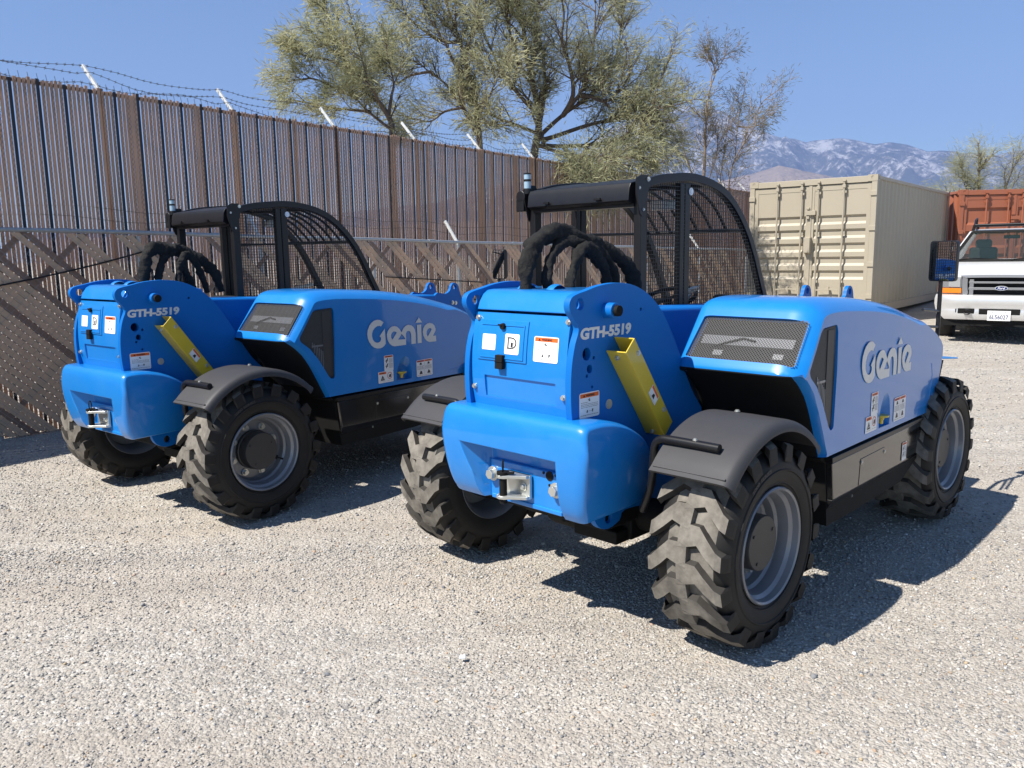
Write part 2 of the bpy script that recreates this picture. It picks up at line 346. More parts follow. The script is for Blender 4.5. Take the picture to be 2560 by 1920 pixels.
# ---------------------------------------------------------------- wheel (axle along y, outside face towards -y)
def make_wheel(parent, loc, flip):
    W0, W1 = -0.928, -0.618; yc = (W0+W1)/2; hw = (W1-W0)/2
    Rr = .387                                            # carcass radius, lugs stand on it
    prof = [(.232,yc-hw+.018),(.255,yc-hw+.004),(.285,yc-hw-.006),(.315,yc-hw-.006),(.34,yc-hw+.004),(.36,yc-hw+.016),(.376,yc-hw+.04),(.386,yc-hw*.5),(Rr+.002,yc),(.386,yc+hw*.5),(.376,yc+hw-.04),(.36,yc+hw-.016),(.34,yc+hw-.004),(.31,yc+hw+.006),(.27,yc+hw+.002),(.232,yc+hw-.018)]
    t = MB(); t.lathe(prof, n=72, mi=1)
    for i in range(72):                                  # carcass between the lugs is dusty too
        pass
    k = len(prof)-1
    for idx in range(len(t.m)):
        if 6 <= idx % k <= 8: t.m[idx] = 0
    t.lathe([(.297,yc-hw-.0062),(.300,yc-hw-.0105),(.304,yc-hw-.0105),(.307,yc-hw-.0062)], n=72, mi=1)   # rings moulded in the side wall
    t.lathe([(.245,yc-hw+.0105),(.249,yc-hw+.004),(.253,yc-hw+.005)], n=72, mi=1)
    NL = 18; step = 2*math.pi/NL
    rg = random.Random(5)
    for side in (-1, 1):
        for i in range(NL):
            a0 = step*(i + (0.5 if side > 0 else 0))
            # (across from centre to shoulder, angle) chevron lug, outer and inner angle edges
            cross = [(-.13,-.04,.56),(.08,-.13,.52),(.38,-.12,.42),(.60,.13,.66),(.86,.42,.90),(1.0,.52,.97),(1.035,.56,1.0)]
            top0, top1, bot0, bot1 = [], [], [], []
            for c, e0, e1 in cross:
                y = yc + side*hw*c
                rad = .414 - .010*max(0, c)**2
                if c > .95: rad = .398 if c < 1.02 else .352
                br = .384 if c < .95 else (.362 if c < 1.02 else .335)
                f = .03
                for lst, ang, rr in ((top0, e0+f, rad), (top1, e1-f, rad), (bot0, e0-.05, br), (bot1, e1+.05, br)):
                    th = a0 + ang*step; lst.append((rr*math.cos(th), y, rr*math.sin(th)))
            n = len(cross); vs = top0+top1+bot0+bot1
            for j in range(n-1):
                a, b = j, j+1; mi = 0 if j < n-2 else 1
                t.add([vs[a], vs[b], vs[n+b], vs[n+a]], [(0,1,2,3)], mi)
                t.add([vs[a], vs[b], vs[2*n+b], vs[2*n+a]], [(0,1,2,3)], 2)
                t.add([vs[n+a], vs[n+b], vs[3*n+b], vs[3*n+a]], [(0,1,2,3)], 2)
            t.add([vs[0], vs[n], vs[3*n], vs[2*n]], [(0,1,2,3)], 0)
            t.add([vs[n-1], vs[2*n-1], vs[4*n-1], vs[3*n-1]], [(0,1,2,3)], 1)
    def arc_text(body, a_mid, rad, h, wid):
        v, f = text2d(body, .03); s = v.max(0); pts = []
        for p in v:
            ang = a_mid + (p[0]/s[0]-.5)*wid/rad; rr = rad + (p[1]/s[1])*h
            pts.append((rr*math.sin(ang), yc-hw-.0085, rr*math.cos(ang)))
        t.add(pts, f, 3)
    arc_text('2000 SERIES', -.42, .312, .015, .15)
    for q in range(len(t.v)): pass
    r = MB()                                             # rim with its stepped dish
    r.lathe([(.233,yc-hw+.014),(.2335,yc-hw+.006),(.2285,yc-hw+.001),(.221,yc-hw+.006),(.216,yc-hw+.03),(.203,yc-hw+.042),(.199,yc-hw+.062),(.196,yc-hw+.085),(.186,yc-hw+.095),(.182,yc-hw+.128),(.172,yc-hw+.139),(.10,yc-hw+.140),(.03,yc-hw+.140)], n=64)
    r.lathe([(.03,yc-hw+.150),(.18,yc-hw+.150),(.2,yc+hw-.05),(.232,yc+hw-.012),(.236,yc+hw-.02)], n=64)
    h = MB()
    h.lathe([(.112,yc-hw+.145),(.112,yc-hw+.052),(.108,yc-hw+.046),(.0,yc-hw+.046)], n=40)
    h.lathe([(.118,yc-hw+.139),(.118,yc-hw+.115),(.112,yc-hw+.112)], n=40)
    for a in (.5, 2.6, 4.2): h.cyl((.085*math.cos(a),yc-hw+.046,.085*math.sin(a)), (.085*math.cos(a),yc-hw+.042,.085*math.sin(a)), .007, 10)
    va = MB(); va.cyl((.165,yc-hw+.14,-.085),(.168,yc-hw+.085,-.088),.006,8); va.cyl((.1652,yc-hw+.1395,-.0852),(.1652,yc-hw+.128,-.0852),.016,12)
    rim = obj('wheel', r, M['rim'], parent, bevel=None); rim.location = loc; rim.rotation_euler = (0, 0, math.pi if flip else 0)
    obj('tyre', t, ['tread', 'rubber', 'tread_side', 'letter_rubber'], rim, smooth=28)
    bolts('wheel_nut', [((.145*math.cos(2*math.pi*(i+.4)/8), yc-hw+.140, .145*math.sin(2*math.pi*(i+.4)/8)), (0,-1,0), .0145, .026) for i in range(8)], rim); obj('hub_cap', h, M['hub'], rim); obj('valve', va, M['black'], rim)
    return rim
M['tread_side'] = pbr('half_dusty_rubber', (0.055, 0.05, 0.043), 0.85, spec=0.2, var=(10, (0.022, 0.02, 0.019), 0.9), bump=(60, 0.3, 0.003))

def make_fender(parent, cx, side, bar):
    """curved mudguard over a wheel; side -1 right, +1 left"""
    cz = .407; prof = [(.452,-.945),(.470,-.940),(.482,-.932),(.488,-.918),(.490,-.90),(.492,-.76),(.490,-.605),(.478,-.600)]
    outer = [(r+.007, y) for r, y in prof]; a0, a1 = R_(43), R_(139.5); n = 30; mb = MB(); rs = []
    for i in range(n+1):
        a = a0+(a1-a0)*i/n; k = 0
        if i == 0 or i == n: k = -.004
        g = [(cx+(r+k)*math.cos(a), side*-1*-y if False else (y if side < 0 else -y), cz+(r+k)*math.sin(a)) for r, y in prof]
        g += [(cx+(r-k)*math.cos(a), (y if side < 0 else -y), cz+(r-k)*math.sin(a)) for r, y in reversed(outer)]
        rs.append(g)
    mb.rings(rs)
    for a in (R_(137.0),):                                # folded hem at the rear end
        mb.tube([(cx+.4985*math.cos(a), (y if side < 0 else -y), cz+.4985*math.sin(a)) for y in np.linspace(-.92,-.615,8)], .0045, 6)
    f = obj('fender', mb, M['fender'], parent, smooth=40)
    s = -1 if side < 0 else 1; b = MB()
    if bar > 0:
        b.tube(smooth_poly([(cx-.285,s*.848,.835),(cx-.285,s*.64,.836),(cx-.285,s*.592,.830),(cx-.287,s*.568,.805),(cx-.285,s*.56,.75),(cx-.27,s*.54,.64),(cx-.2,s*.45,.50)],closed=False,k=5), .0165, 12)
    else:
        b.tube(smooth_poly([(cx+.195,s*.86,.880),(cx+.19,s*.53,.878),(cx+.19,s*.46,.85),(cx+.17,s*.44,.70)],closed=False,k=5), .0165, 12)
    obj('fender_bar', b, M['black'], f)
    bolts('fender_bolt', [((cx-.285, s*.745, .850), (0,0,1), .007, .008), ((cx+.06, s*.72, .905), (0,0,1), .008, .008)], f)
    return f

def make_telehandler(loc, yaw, label):
    root = empty('telehandler', loc, yaw); tag(root, label, 'telehandler', 'blue telehandlers parked along the fence')
    # ---- chassis
    c = MB()
    c.box(-.30, 2.30, -.335, .24, .40, .86); c.box(1.75, 2.45, -.60, .55, .45, .95)
    c.box(.52, 1.95, .30, .86, .36, .92)                  # tank side under the cab
    c.box(-.02, .40, -.30, .30, .86, 1.05)
    obj('chassis', c, M['dull_black'], root, bevel=.012)
    for x in (0, 2.105):
        ax = MB(); ax.cyl((x,-.62,.407),(x,.62,.407),.075,20); ax.cyl((x,-.16,.407),(x,.16,.407),.15,20); ax.obox((x,0,.407),((1,0,0),(0,1,0),(0,0,1)),(.10,.32,.10))
        for s in (-1,1): ax.cyl((x,s*.60,.407),(x,s*.74,.407),.13,20)
        if x == 0: ax.cyl((-.12,.05,.36),(.06,-.05,.33),.05,12); ax.box(-.18,-.05,-.30,-.06,.30,.36)
        obj('axle', ax, M['dull_black'], root, bevel=.008)
    fl = MB()
    fl.box(.40,.412,-.47,-.07,.25,.52)
    for k in range(7): fl.box(.385, .402, -.46+.055*k, -.415+.055*k, .25, .52)
    obj('rubber_curtain', fl, M['rubber'], root, bevel=.004)
    # ---- boom tower side plates
    PL = [(-.515,.84),(-.530,.94),(-.533,1.04),(-.526,1.125),(-.508,1.20),(-.486,1.255),(-.505,1.29),(-.532,1.322),(-.540,1.352),(-.527,1.378),(-.495,1.391),(-.44,1.402),(-.375,1.416),(-.30,1.424),(-.235,1.4245),(-.16,1.4155),(-.09,1.395),(-.02,1.36),(.045,1.31),(.095,1.255),(.135,1.20),(.20,1.10),(.255,1.0),(.32,.905),(.39,.83),(.39,.50),(.0,.46),(-.19,.475),(-.225,.438),(-.30,.42),(-.365,.443),(-.395,.50),(-.40,.62)]
    PLs = smooth_poly(PL, corner=(0,24,25,26,32), k=3)
    for s, (a, b) in ((-1, (-.352,-.322)), (1, (.225,.255))):
        m = MB(); m.prism(PLs, a, b)
        p = obj('side_plate', m, M['blue_steel_shaded'], root, bevel=.005)
        k = MB()
        for x, z, r in ((-.478,1.352,.0225),(-.439,1.158,.0245),(-.421,1.098,.0165),(-.30,.466,.022),(-.091,1.311,.007),(-.395,1.140,.007),(-.437,1.072,.007),(-.405,1.025,.006)):
            k.cyl((x,a-.05,z),(x,b+.05,z),r,20)
        p.modifiers.clear(); cut(p, k)
        bv = p.modifiers.new('bevel','BEVEL'); bv.width = .004; bv.segments = 2; bv.limit_method = 'ANGLE'; bv.angle_limit = R_(40); bv.harden_normals = True
        if s < 0:
            t = MB(); put_text(t, 'GTH-5519', (-.480,-.352,1.2135), (1,0,.004), (.11,0,1), .318, .047, 0, .0005, .048, thick=.001)
            obj('model_lettering', t, M['letter'], p, smooth=None)
            decal(p, 'warning_decal', (-.485,-.352,.908), (1,0,0), (0,0,1), .122, .10, 'warning')
            bb = MB(); bolt(bb, (-.302,-.352,.943), (0,-1,0), .014, .006)
            obj('plate_bolt', bb, M['steel'], p)
            y = MB(); y.cyl((.215,-.352,1.035),(.215,-.385,1.035),.014,14); obj('rubber_stop', y, M['black'], p)
    pin = MB(); pin.cyl((-.321,.29,1.32),(-.321,-.400,1.32),.031,28)
    po = obj('boom_pivot', pin, M['blue_steel_shaded'], root, bevel=.003)
    pb = MB(); pb.cyl((-.319,-.398,1.32),(-.319,-.418,1.32),.0215,20); pb.cyl((-.319,-.417,1.32),(-.319,-.4195,1.32),.008,8); obj('pivot_pin', pb, M['dull_black'], po, bevel=.002)
    # ---- rear cover with fuel door
    rc = [(-.486,1.303),(-.500,1.25),(-.511,1.18),(-.517,1.12),(-.519,1.06),(-.516,.98),(-.500,.885)]
    rcs = smooth_poly(rc, closed=False, k=4)
    m = MB(); m.prism(rcs + [(x+.025,z) for x, z in reversed(rcs)], -.317, .220)
    cv = obj('rear_cover', m, M['blue'], root)
    k = MB(); k.hexa([(-.6,.150,1.050),(-.6,-.266,1.050),(-.6,-.266,.943),(-.6,.148,.943)], [(-.5105,.143,1.041),(-.5105,-.258,1.041),(-.507,-.258,.953),(-.507,.141,.953)])
    cut(cv, k)
    bv = cv.modifiers.new('bevel','BEVEL'); bv.width = .004; bv.segments = 3; bv.limit_method = 'ANGLE'; bv.angle_limit = R_(25); bv.harden_normals = True
    def on(z): 
        for i in range(len(rcs)-1):
            if rcs[i][1] >= z >= rcs[i+1][1]:
                f = (rcs[i][1]-z)/(rcs[i][1]-rcs[i+1][1]); return rcs[i][0]+(rcs[i+1][0]-rcs[i][0])*f
        return -.5
    def slab(y0, y1, z0, z1, th, off=0.0):
        zs = np.linspace(z1, z0, 8); a = [(on(z)-th-off, z) for z in zs]; b = [(on(z)-off, z) for z in zs[::-1]]
        q = MB(); q.prism(a+b, y0, y1); return q
    fd = slab(-.104, .182, 1.107, 1.276, .005); fdo = obj('fuel_door', fd, M['blue'], cv, bevel=.003, bang=60)
    gr = MB()
    for y0, y1, z0, z1 in ((-.088,.165,1.118,1.1235),(-.088,-.082,1.118,1.258),(-.088,.165,1.2535,1.258)):
        q = slab(y0,y1,z0,z1,.0035,.005); gr.add(q.v, q.f)
    obj('door_rib', gr, M['blue'], fdo, bevel=.0015, bang=60)
    la = MB(); la.obox((on(1.10)-.012,.037,1.105),((0,1,0),(0.05,0,1),(1,0,0)),(.021,.029,.010)); la.obox((on(1.10)-.0235,.037,1.108),((0,1,0),(0,0,1),(1,0,0)),(.022,.0022,.002))
    obj('door_latch', la, M['dull_black'], fdo, bevel=.003)
    lk = MB(); lk.cyl((on(1.252)-.004,.035,1.252),(on(1.252)-.020,.035,1.250),.013,14); lk.bar((on(1.252)-.02,.03,1.256),(on(1.252)-.02,.055,1.258),.007,.006)
    obj('door_lock', lk, M['dull_black'], fdo, bevel=.002)
    u_ = Vector((on(1.22)-on(1.15),0,.07)).normalized()
    decal(fdo, 'text_decal', (on(1.150)-.0055,.154,1.150), (0,-1,0), u_, .080, .066, 'text')
    decal(fdo, 'fuel_decal', (on(1.139)-.0055,.020,1.139), (0,-1,0), u_, .082, .084, 'fuel', 'white decal with a large black D and fuel pump')
    decal(cv, 'warning_decal', (on(1.121)-.001,-.140,1.121), (0,-1,0), Vector((on(1.22)-on(1.121),0,.099)), .131, .101, 'warning')
    bolts('cover_bolt', [((on(z)-.001,y,z), (-1,0,0), .008, .012) for y, z in ((.205,.987),(-.302,.991),(-.308,1.283),(.196,1.281))], cv)
    tc_ = [(-.487,1.313),(-.470,1.348),(-.448,1.378),(-.425,1.393),(-.39,1.397),(-.12,1.398),(.02,1.36),(.05,1.30),(.02,1.30),(-.44,1.313)]
    m = MB(); m.prism(tc_, -.317, .220)
    tcv = obj('top_cover', m, M['blue'], root, bevel=.006, bang=30)
    for y in (.10, -.07):
        hb = MB(); hb.lathe([(.055,-.02),(.06,-.008),(.06,.008),(.055,.02),(.03,.02),(.03,-.02)], c=(-.30,y,1.358), n=24); obj('hump', hb, M['blue'], tcv)
    bx = MB(); bx.box(-.46,-.30,-.318,.221,.60,.884); obj('inner_frame', bx, M['dull_black'], root)
    # ---- counterweight
    CW = [(-.545,.515),(-.572,.56),(-.592,.64),(-.602,.75),(-.600,.83),(-.594,.872),(-.580,.898),(-.552,.909),(-.46,.909),(-.37,.892),(-.285,.858),(-.197,.80),(-.125,.72),(-.085,.63),(-.07,.52)]
    CWs = smooth_poly(CW, corner=(0,14), k=4)
    def tap(x, z, y):
        cyy = -.065; k = 1.0 - .10*max(0,(.80-z)/.28)**1.3 - .05*max(0,(z-.80)/.11)
        k *= 1 - .10*max(0,(x+.40)/.33)**2
        return cyy + (y-cyy)*k
    ins = [.012 if p[1] < .53 else .021 for p in CWs]
    m = rounded_prism(CWs, .352, -.482, ins, ins, .038, .048, tap, 7)
    cw = obj('counterweight', m, M['blue'], root, smooth=50)
    k = MB(); k.hexa([(-.75,.385,.790),(-.75,-.336,.790),(-.75,-.352,.40),(-.75,.216,.40)], [(-.505,.118,.735),(-.505,-.325,.735),(-.505,-.330,.40),(-.505,.112,.40)])
    cut(cw, k, 40)
    bv = cw.modifiers.new('bevel','BEVEL'); bv.width = .006; bv.segments = 3; bv.limit_method = 'ANGLE'; bv.angle_limit = R_(38); bv.harden_normals = True
    m = MB(); m.box(-.525,-.5055,-.315,.108,.515,.685); m.box(-.532,-.503,-.30,.10,.515,.535); hp = obj('hitch_plate', m, M['blue'], cw, bevel=.005)
    for y_, z_, r_ in ((-.232,.668,.020),(-.20,.676,.006),(-.265,.676,.006),(-.232,.630,.006)): obj('socket_hole', cy((-.524,y_,z_),(-.5275,y_,z_),r_,20), M['dull_black'], hp, smooth=None)
    for y, z in ((.088,.622),(-.272,.618)):
        m = MB(); bolt(m, (-.526,y,z), (-1,0,0), .022, .032); obj('hitch_bolt', m, M['steel'], hp, bevel=.002)
    m = MB()
    for z in (.642,.555):
        ol = [(-.53,-.140),(-.53,-.005),(-.60,-.008),(-.62,-.022),(-.626,-.042),(-.618,-.062),(-.60,-.076),(-.56,-.135)]
        m.prism(ol, z, z+.014, 'z')
    m.box(-.545,-.53,-.140,-.005,.555,.656)
    bolt(m, (-.545,-.105,.605), (-1,0,0), .013, .014)
    ht = obj('tow_clevis', m, M['steel'], cw, bevel=.003)
    m = MB(); m.cyl((-.600,-.042,.535),(-.600,-.042,.662),.016,20); m.cyl((-.600,-.042,.657),(-.600,-.042,.668),.026,20); m.bar((-.600,-.052,.664),(-.58,-.085,.664),.018,.007)
    m.tube([(-.600+.012*math.cos(a),-.042+.010*math.cos(a),.690+.026*math.sin(a)) for a in np.linspace(0,2*math.pi,17)[:-1]], .0028, 6, loop=True)
    obj('hitch_pin', m, M['dull_black'], ht)
    # ---- yellow channel
    A = Vector((-.322,0,1.159)); B = Vector((-.267,0,1.213)); d = Vector((.272,0,-.377)); t = .006
    def P(q, y): return (q.x, y, q.z)
    m = MB(); n1 = (B-A).normalized()*t
    m.hexa([P(A,-.446),P(B,-.446),P(B,-.452),P(A,-.452)], [P(A+d,-.446),P(B+d,-.446),P(B+d,-.452),P(A+d,-.452)])
    m.hexa([P(A,-.353),P(A+n1,-.353),P(A+n1,-.447),P(A,-.447)], [P(A+d,-.353),P(A+n1+d,-.353),P(A+n1+d,-.447),P(A+d,-.447)])
    m.hexa([P(B-n1,-.353),P(B,-.353),P(B,-.447),P(B-n1,-.447)], [P(B-n1+d,-.353),P(B+d,-.353),P(B+d,-.447),P(B-n1+d,-.447)])
    yo = obj('cylinder_lock', m, M['yellow'], root, bevel=.0025); mid = (A+B)/2
    ax_ = d.normalized(); up = (B-A).normalized()
    q = mid + d*.50; decal(yo, 'small_decal', (q.x-up.x*.022, -.4525, q.z-up.z*.022), ax_, up, .072, .046, 'small')
    bolts('channel_bolt', [((q.x,-.452,q.z),(0,-1,0),.008,.008) for q in [mid+d*f+up*.02 for f in (.13,.80)]] + [((q.x,-.40,q.z),(-up.x,0,-up.z),.007,.012) for q in [A+d*f for f in (.06,.95)]], yo)
    # ---- boom
    m = MB(); m.hexa([(-.35,-.145,1.02),(-.35,.135,1.02),(-.35,.135,1.31),(-.35,-.145,1.31)], [(2.30,-.130,.93),(2.30,.120,.93),(2.30,.120,1.213),(2.30,-.130,1.213)])
    bo = obj('boom', m, M['blue_steel_shaded'], root, bevel=.022, seg=4)
    for y0, y1 in ((-.125,-.10),(.165,.19)):
        hp_ = smooth_poly([(2.28,1.205),(2.42,1.215),(2.475,1.245),(2.49,1.28),(2.52,1.305),(2.56,1.30),(2.585,1.27),(2.61,1.20),(2.70,1.02),(2.74,.80),(2.66,.62),(2.45,.70),(2.30,.90)], k=3)
        m = MB(); m.prism(hp_, y0, y1); e = obj('boom_head', m, M['blue_steel_shaded'], bo)
        k = MB(); k.cyl((2.535,y0-.05,1.268),(2.535,y1+.05,1.268),.021,18); cut(e, k)
        bolts('head_bolt', [((2.50,y0,1.135),(0,-1,0),.012,.012),((2.54,y0,1.130),(0,-1,0),.012,.012)], e)
    # ---- engine hood
    HD = [(.497,.652),(.473,.692),(.423,.789),(.354,.905),(.273,.985),(.212,1.026),(.200,1.042),(.212,1.070),(.285,1.168),(.358,1.265),(.390,1.304),(.43,1.326),(.50,1.337),(.62,1.339),(.76,1.333),(1.0,1.317),(1.267,1.286),(1.50,1.243),(1.75,1.18),(1.95,1.105),(2.06,1.04),(2.085,.975),(2.07,.89),(2.02,.76),(1.945,.645)]
    cr = (0,24); HDs = smooth_poly(HD, corner=cr, k=3)
    ins1 = []
    for x, z in HDs:
        t_ = z - (1.02 - .06*(x-.2)); ins1.append(.012 if z < .66 else (.030 if x < .34 and z < 1.05 else (.060 if z > 1.0 and x < 1.7 else .038 if x >= 1.7 and z > .7 else .022)))
    def htap(x, z, y):
        if y > -.6: return y - .0 
        k = -.908 + .024*(x-.2)
        top = max(0, z-1.10)*.05
        return y - (-.906) + k + top
    m = rounded_prism(HDs, -.33, -.906, .030, ins1, .05, .13, htap, 8, 62)
    nseg = len(HDs)
    for idx in range(len(m.m)):
        j, i = divmod(idx, nseg)
        if i < 18 and j <= 13: m.m[idx] = 1
    hood = obj('engine_hood', m, ['blue','dull_black'], root, smooth=50)
    k = MB()
    g0 = Vector((.222,0,1.082)); g1 = Vector((.358,0,1.262)); gn = Vector((g1.z-g0.z,0,-(g1.x-g0.x))).normalized(); gd = (g1-g0)
    def gp(s, y, dep): q = g0 + gd*s + gn*dep; return (q.x, y, q.z)
    def rrect(pts, r, kk=5):
        out = []; n = len(pts)
        for i in range(n):
            p0, p1, p2 = (np.array(pts[(i+j)%n], float) for j in (-1,0,1)); a = p0-p1; b = p2-p1; a /= np.linalg.norm(a); b /= np.linalg.norm(b)
            for j in range(kk+1):
                t = j/kk; out.append(tuple(p1 + a*r*(1-t)**2 + b*r*t**2))
        return out
    go = rrect([(0.02,-.362),(.02,-.868),(.985,-.862),(.985,-.382)], .045)
    k.rings([[gp(s*1.0, y, -.03) for s, y in go], [gp(s, y, .027) for s, y in go]])
    so = [(.567,1.228),(.43,1.222),(.405,1.206),(.298,1.055),(.305,1.032),(.37,.985),(.436,.908),(.512,.790),(.535,.772),(.562,.782),(.580,1.20)]
    so = rrect(so, .010, 3)
    k.rings([[(x, -.97, z) for x, z in so], [(x, -.870, z) for x, z in so]])
    ro = smooth_poly([(1.106,.688),(1.110,.75),(1.145,.825),(1.190,.851),(1.233,.822),(1.253,.745),(1.252,.686)], corner=(0,6), k=4)
    cxr = 1.18
    k.rings([[(x, -.97, z) for x, z in ro], [(x, -.884, z) for x, z in ro], [(cxr+(x-cxr)*.9, -.85, .69+(z-.69)*.62) for x, z in ro]])
    cut(hood, k, 24)
    bv = hood.modifiers.new('bevel','BEVEL'); bv.width = .006; bv.segments = 3; bv.limit_method = 'ANGLE'; bv.angle_limit = R_(42); bv.harden_normals = True
    m = MB(); m.add([gp(s, y, .010) for s, y in rrect([(0.0,-.358),(0.0,-.872),(1.005,-.866),(1.005,-.378)], .045)], [list(range(24))]); gro = obj('rear_grille', m, M['grille'], hood, smooth=None)
    m = MB(); m.hexa([gp(.40,-.40,.020),gp(.40,-.83,.020),gp(.60,-.83,.020),gp(.60,-.40,.020)],[gp(.40,-.40,.0215),gp(.40,-.83,.0215),gp(.60,-.83,.0215),gp(.60,-.40,.0215)]); 
    obj('radiator_cover', m, M['rim'], gro, smooth=None)
    m = MB(); m.hexa([gp(.03,-.372,.0235),gp(.03,-.858,.0235),gp(.97,-.852,.0235),gp(.97,-.392,.0235)],[gp(.03,-.372,.0245),gp(.03,-.858,.0245),gp(.97,-.852,.0245),gp(.97,-.392,.0245)]); 
    k_ = obj('grille_backing', m, M['dull_black'], gro, smooth=None); k_.location = (gn.x*.0, 0, gn.z*.0)
    for y in (-.50,-.78):
        m = MB(); m.hexa([gp(.16,y-.022,.0185),gp(.16,y+.022,.0185),gp(.27,y+.022,.0185),gp(.27,y-.022,.0185)],[gp(.16,y-.022,.020),gp(.16,y+.022,.020),gp(.27,y+.022,.020),gp(.27,y-.022,.020)]); obj('bracket', m, M['rim'], gro)
    m = MB(); m.tube([gp(.3,-.46,.0165),gp(.42,-.52,.0155),gp(.55,-.60,.0155),gp(.50,-.66,.0155)], .005, 6)
    obj('wiring_loom', m, M['dull_black'], gro)
    m = MB(); m.add([(x, -.888, z) for x, z in rrect([(.565,1.226),(.40,1.21),(.30,1.05),(.37,.98),(.512,.785),(.54,.776),(.578,.79)], .008, 2)], [list(range(21))]); sgo = obj('side_grille', m, M['grille_fine'], hood, smooth=None)
    m = MB()
    for i in range(7): m.box(.40+.013*i,.4045+.013*i,-.8905,-.888,max(.84,.985-.035*i),1.02-.01*i)
    m.box(.398,.49,-.8895,-.888,.99,1.0); obj('cooling_fin', m, M['rim'], sgo, smooth=None)
    m = MB(); m.box(.485,.545,-.8915,-.888,.80,1.21); obj('grille_duct', m, M['hub'], sgo, bevel=.002)
    m = MB(); m.lathe([(.0,.0),(.010,.0),(.010,.015),(.016,.028),(.036,.036),(.036,.044),(.0,.046)], c=(1.160,-.876,.702), n=20, ax='z'); obj('fuel_knob', m, M['yellow'], hood)
    # brand lettering
    def yl(x): return -.9085 + .024*(x-.2)
    LT = {'g':[(.997,1.103),(.973,1.077),(.959,1.082),(.937,1.081),(.916,1.072),(.899,1.056),(.889,1.035),(.888,1.017),(.892,.998),(.904,.982),(.921,.972),(.942,.969),(.96,.975),(.97,.988),(.969,1.002),(.957,1.012),(1.006,1.059),(1.010,.957),(.998,.945),(.979,.934),(.958,.930),(.933,.931),(.905,.939),(.881,.956),(.862,.982),(.850,1.009),(.848,1.036),(.853,1.062),(.868,1.088),(.886,1.106),(.911,1.119),(.94,1.124),(.964,1.121)],
     'e':[(1.162,1.018),(1.185,1.049),(1.208,1.064),(1.231,1.068),(1.258,1.063),(1.281,1.049),(1.295,1.027),(1.301,1.003),(1.300,.930),(1.258,.930),(1.257,.999),(1.248,1.019),(1.233,1.026),(1.216,1.023),(1.206,1.011),(1.203,.930),(1.092,.930),(1.071,.936),(1.049,.951),(1.034,.971),(1.026,.994),(1.025,1.018),(1.034,1.04),(1.051,1.057),(1.074,1.068),(1.1,1.069),(1.122,1.063),(1.143,1.046),(1.155,1.031)],
     'a':[(1.339,1.112),(1.370,1.075),(1.304,1.076)], 's':[(1.318,1.060),(1.359,1.060),(1.360,.929),(1.320,.929)],
     'f':[(1.479,.968),(1.511,.968),(1.512,.927),(1.442,.927),(1.418,.936),(1.395,.955),(1.380,.98),(1.375,1.006),(1.382,1.031),(1.399,1.051),(1.424,1.062),(1.449,1.065),(1.477,1.058),(1.499,1.04),(1.510,1.015),(1.507,1.004)]}
    HO = {'e':[[(1.073,.976),(1.118,1.023),(1.103,1.032),(1.087,1.034),(1.071,1.025),(1.062,1.011),(1.062,.993)],[(1.164,1.011),(1.198,.976),(1.198,.970),(1.128,.973)]], 'f':[[(1.424,.967),(1.469,1.017),(1.459,1.026),(1.443,1.028),(1.424,1.019),(1.413,1.004),(1.413,.985)]]}
    from mathutils.geometry import tessellate_polygon
    m = MB()
    for key, pl in LT.items():
        loops = [pl] + HO.get(key, [])
        tri = tessellate_polygon([[Vector((x, z, 0)) for x, z in lp] for lp in loops]); flat = [p for lp in loops for p in lp]
        m.add([(x, yl(x)-.0025, z) for x, z in flat], [list(q) for q in tri])
        for lp in loops:
            nn = len(lp); m.add([(x, yl(x)-.0025, z) for x, z in lp]+[(x, yl(x)-.0002, z) for x, z in lp], [(i,(i+1)%nn,(i+1)%nn+nn,i+nn) for i in range(nn)])
    obj('brand_lettering', m, M['letter'], hood, smooth=None)
    rx = Vector((1,.024,0))
    decal(hood, 'stacked_decal', (.988,yl(.988)-.001,.768), rx, (0,0,1), .086, .107, 'stack')
    decal(hood, 'cone_decal', (.929,yl(.929)-.001,.690), rx, (0,0,1), .142, .078, 'pair')
    decal(hood, 'danger_decal', (1.300,yl(1.3)-.001,.688), rx, (0,0,1), .165, .120, 'double')
    m = MB()                                              # pressed ribs at the front end of the hood
    for a, b in (((1.86,.925),(1.885,.86)),((1.885,.86),(1.845,.70)),((1.845,.70),(1.655,.703))):
        m.bar((a[0],yl(a[0])+.0035,a[1]),(b[0],yl(b[0])+.0035,b[1]),.012,.010,(0,1,0))
    obj('hood_rib', m, M['blue'], hood, bevel=.003)
    # ---- black wheel well and side skirt
    m = MB(); m.prism([(.515,.646),(.565,.618),(.60,.44),(.615,.318),(.90,.318),(1.50,.335),(1.76,.435),(1.83,.60),(1.93,.646)], -.866, -.345)
    obj('wheel_well', m, M['dull_black'], root)
    m = MB(); m.hexa([(.578,-.895,.618),(1.80,-.868,.622),(1.755,-.868,.440),(.605,-.895,.446)],[(.578,-.86,.618),(1.80,-.84,.622),(1.755,-.84,.440),(.605,-.86,.446)])
    sk = obj('side_skirt', m, M['gloss_black'], root, bevel=.004)
    m = MB(); m.hexa([(.905,-.8905,.575),(1.213,-.8837,.577),(1.220,-.8835,.450),(.893,-.8907,.449)],[(.905,-.8885,.575),(1.213,-.8817,.577),(1.220,-.8815,.450),(.893,-.8887,.449)])
    obj('access_panel', m, M['gloss_black'], sk, bevel=.001)
    bolts('skirt_screw', [((.915,-.890,.558),(0,-1,0),.006,.005),((1.205,-.884,.556),(0,-1,0),.006,.005)], sk)
    decal(sk, 'step_decal', (1.465,-.8775,.455), (1,.022,0), (0,0,1), .066, .096, 'stack')
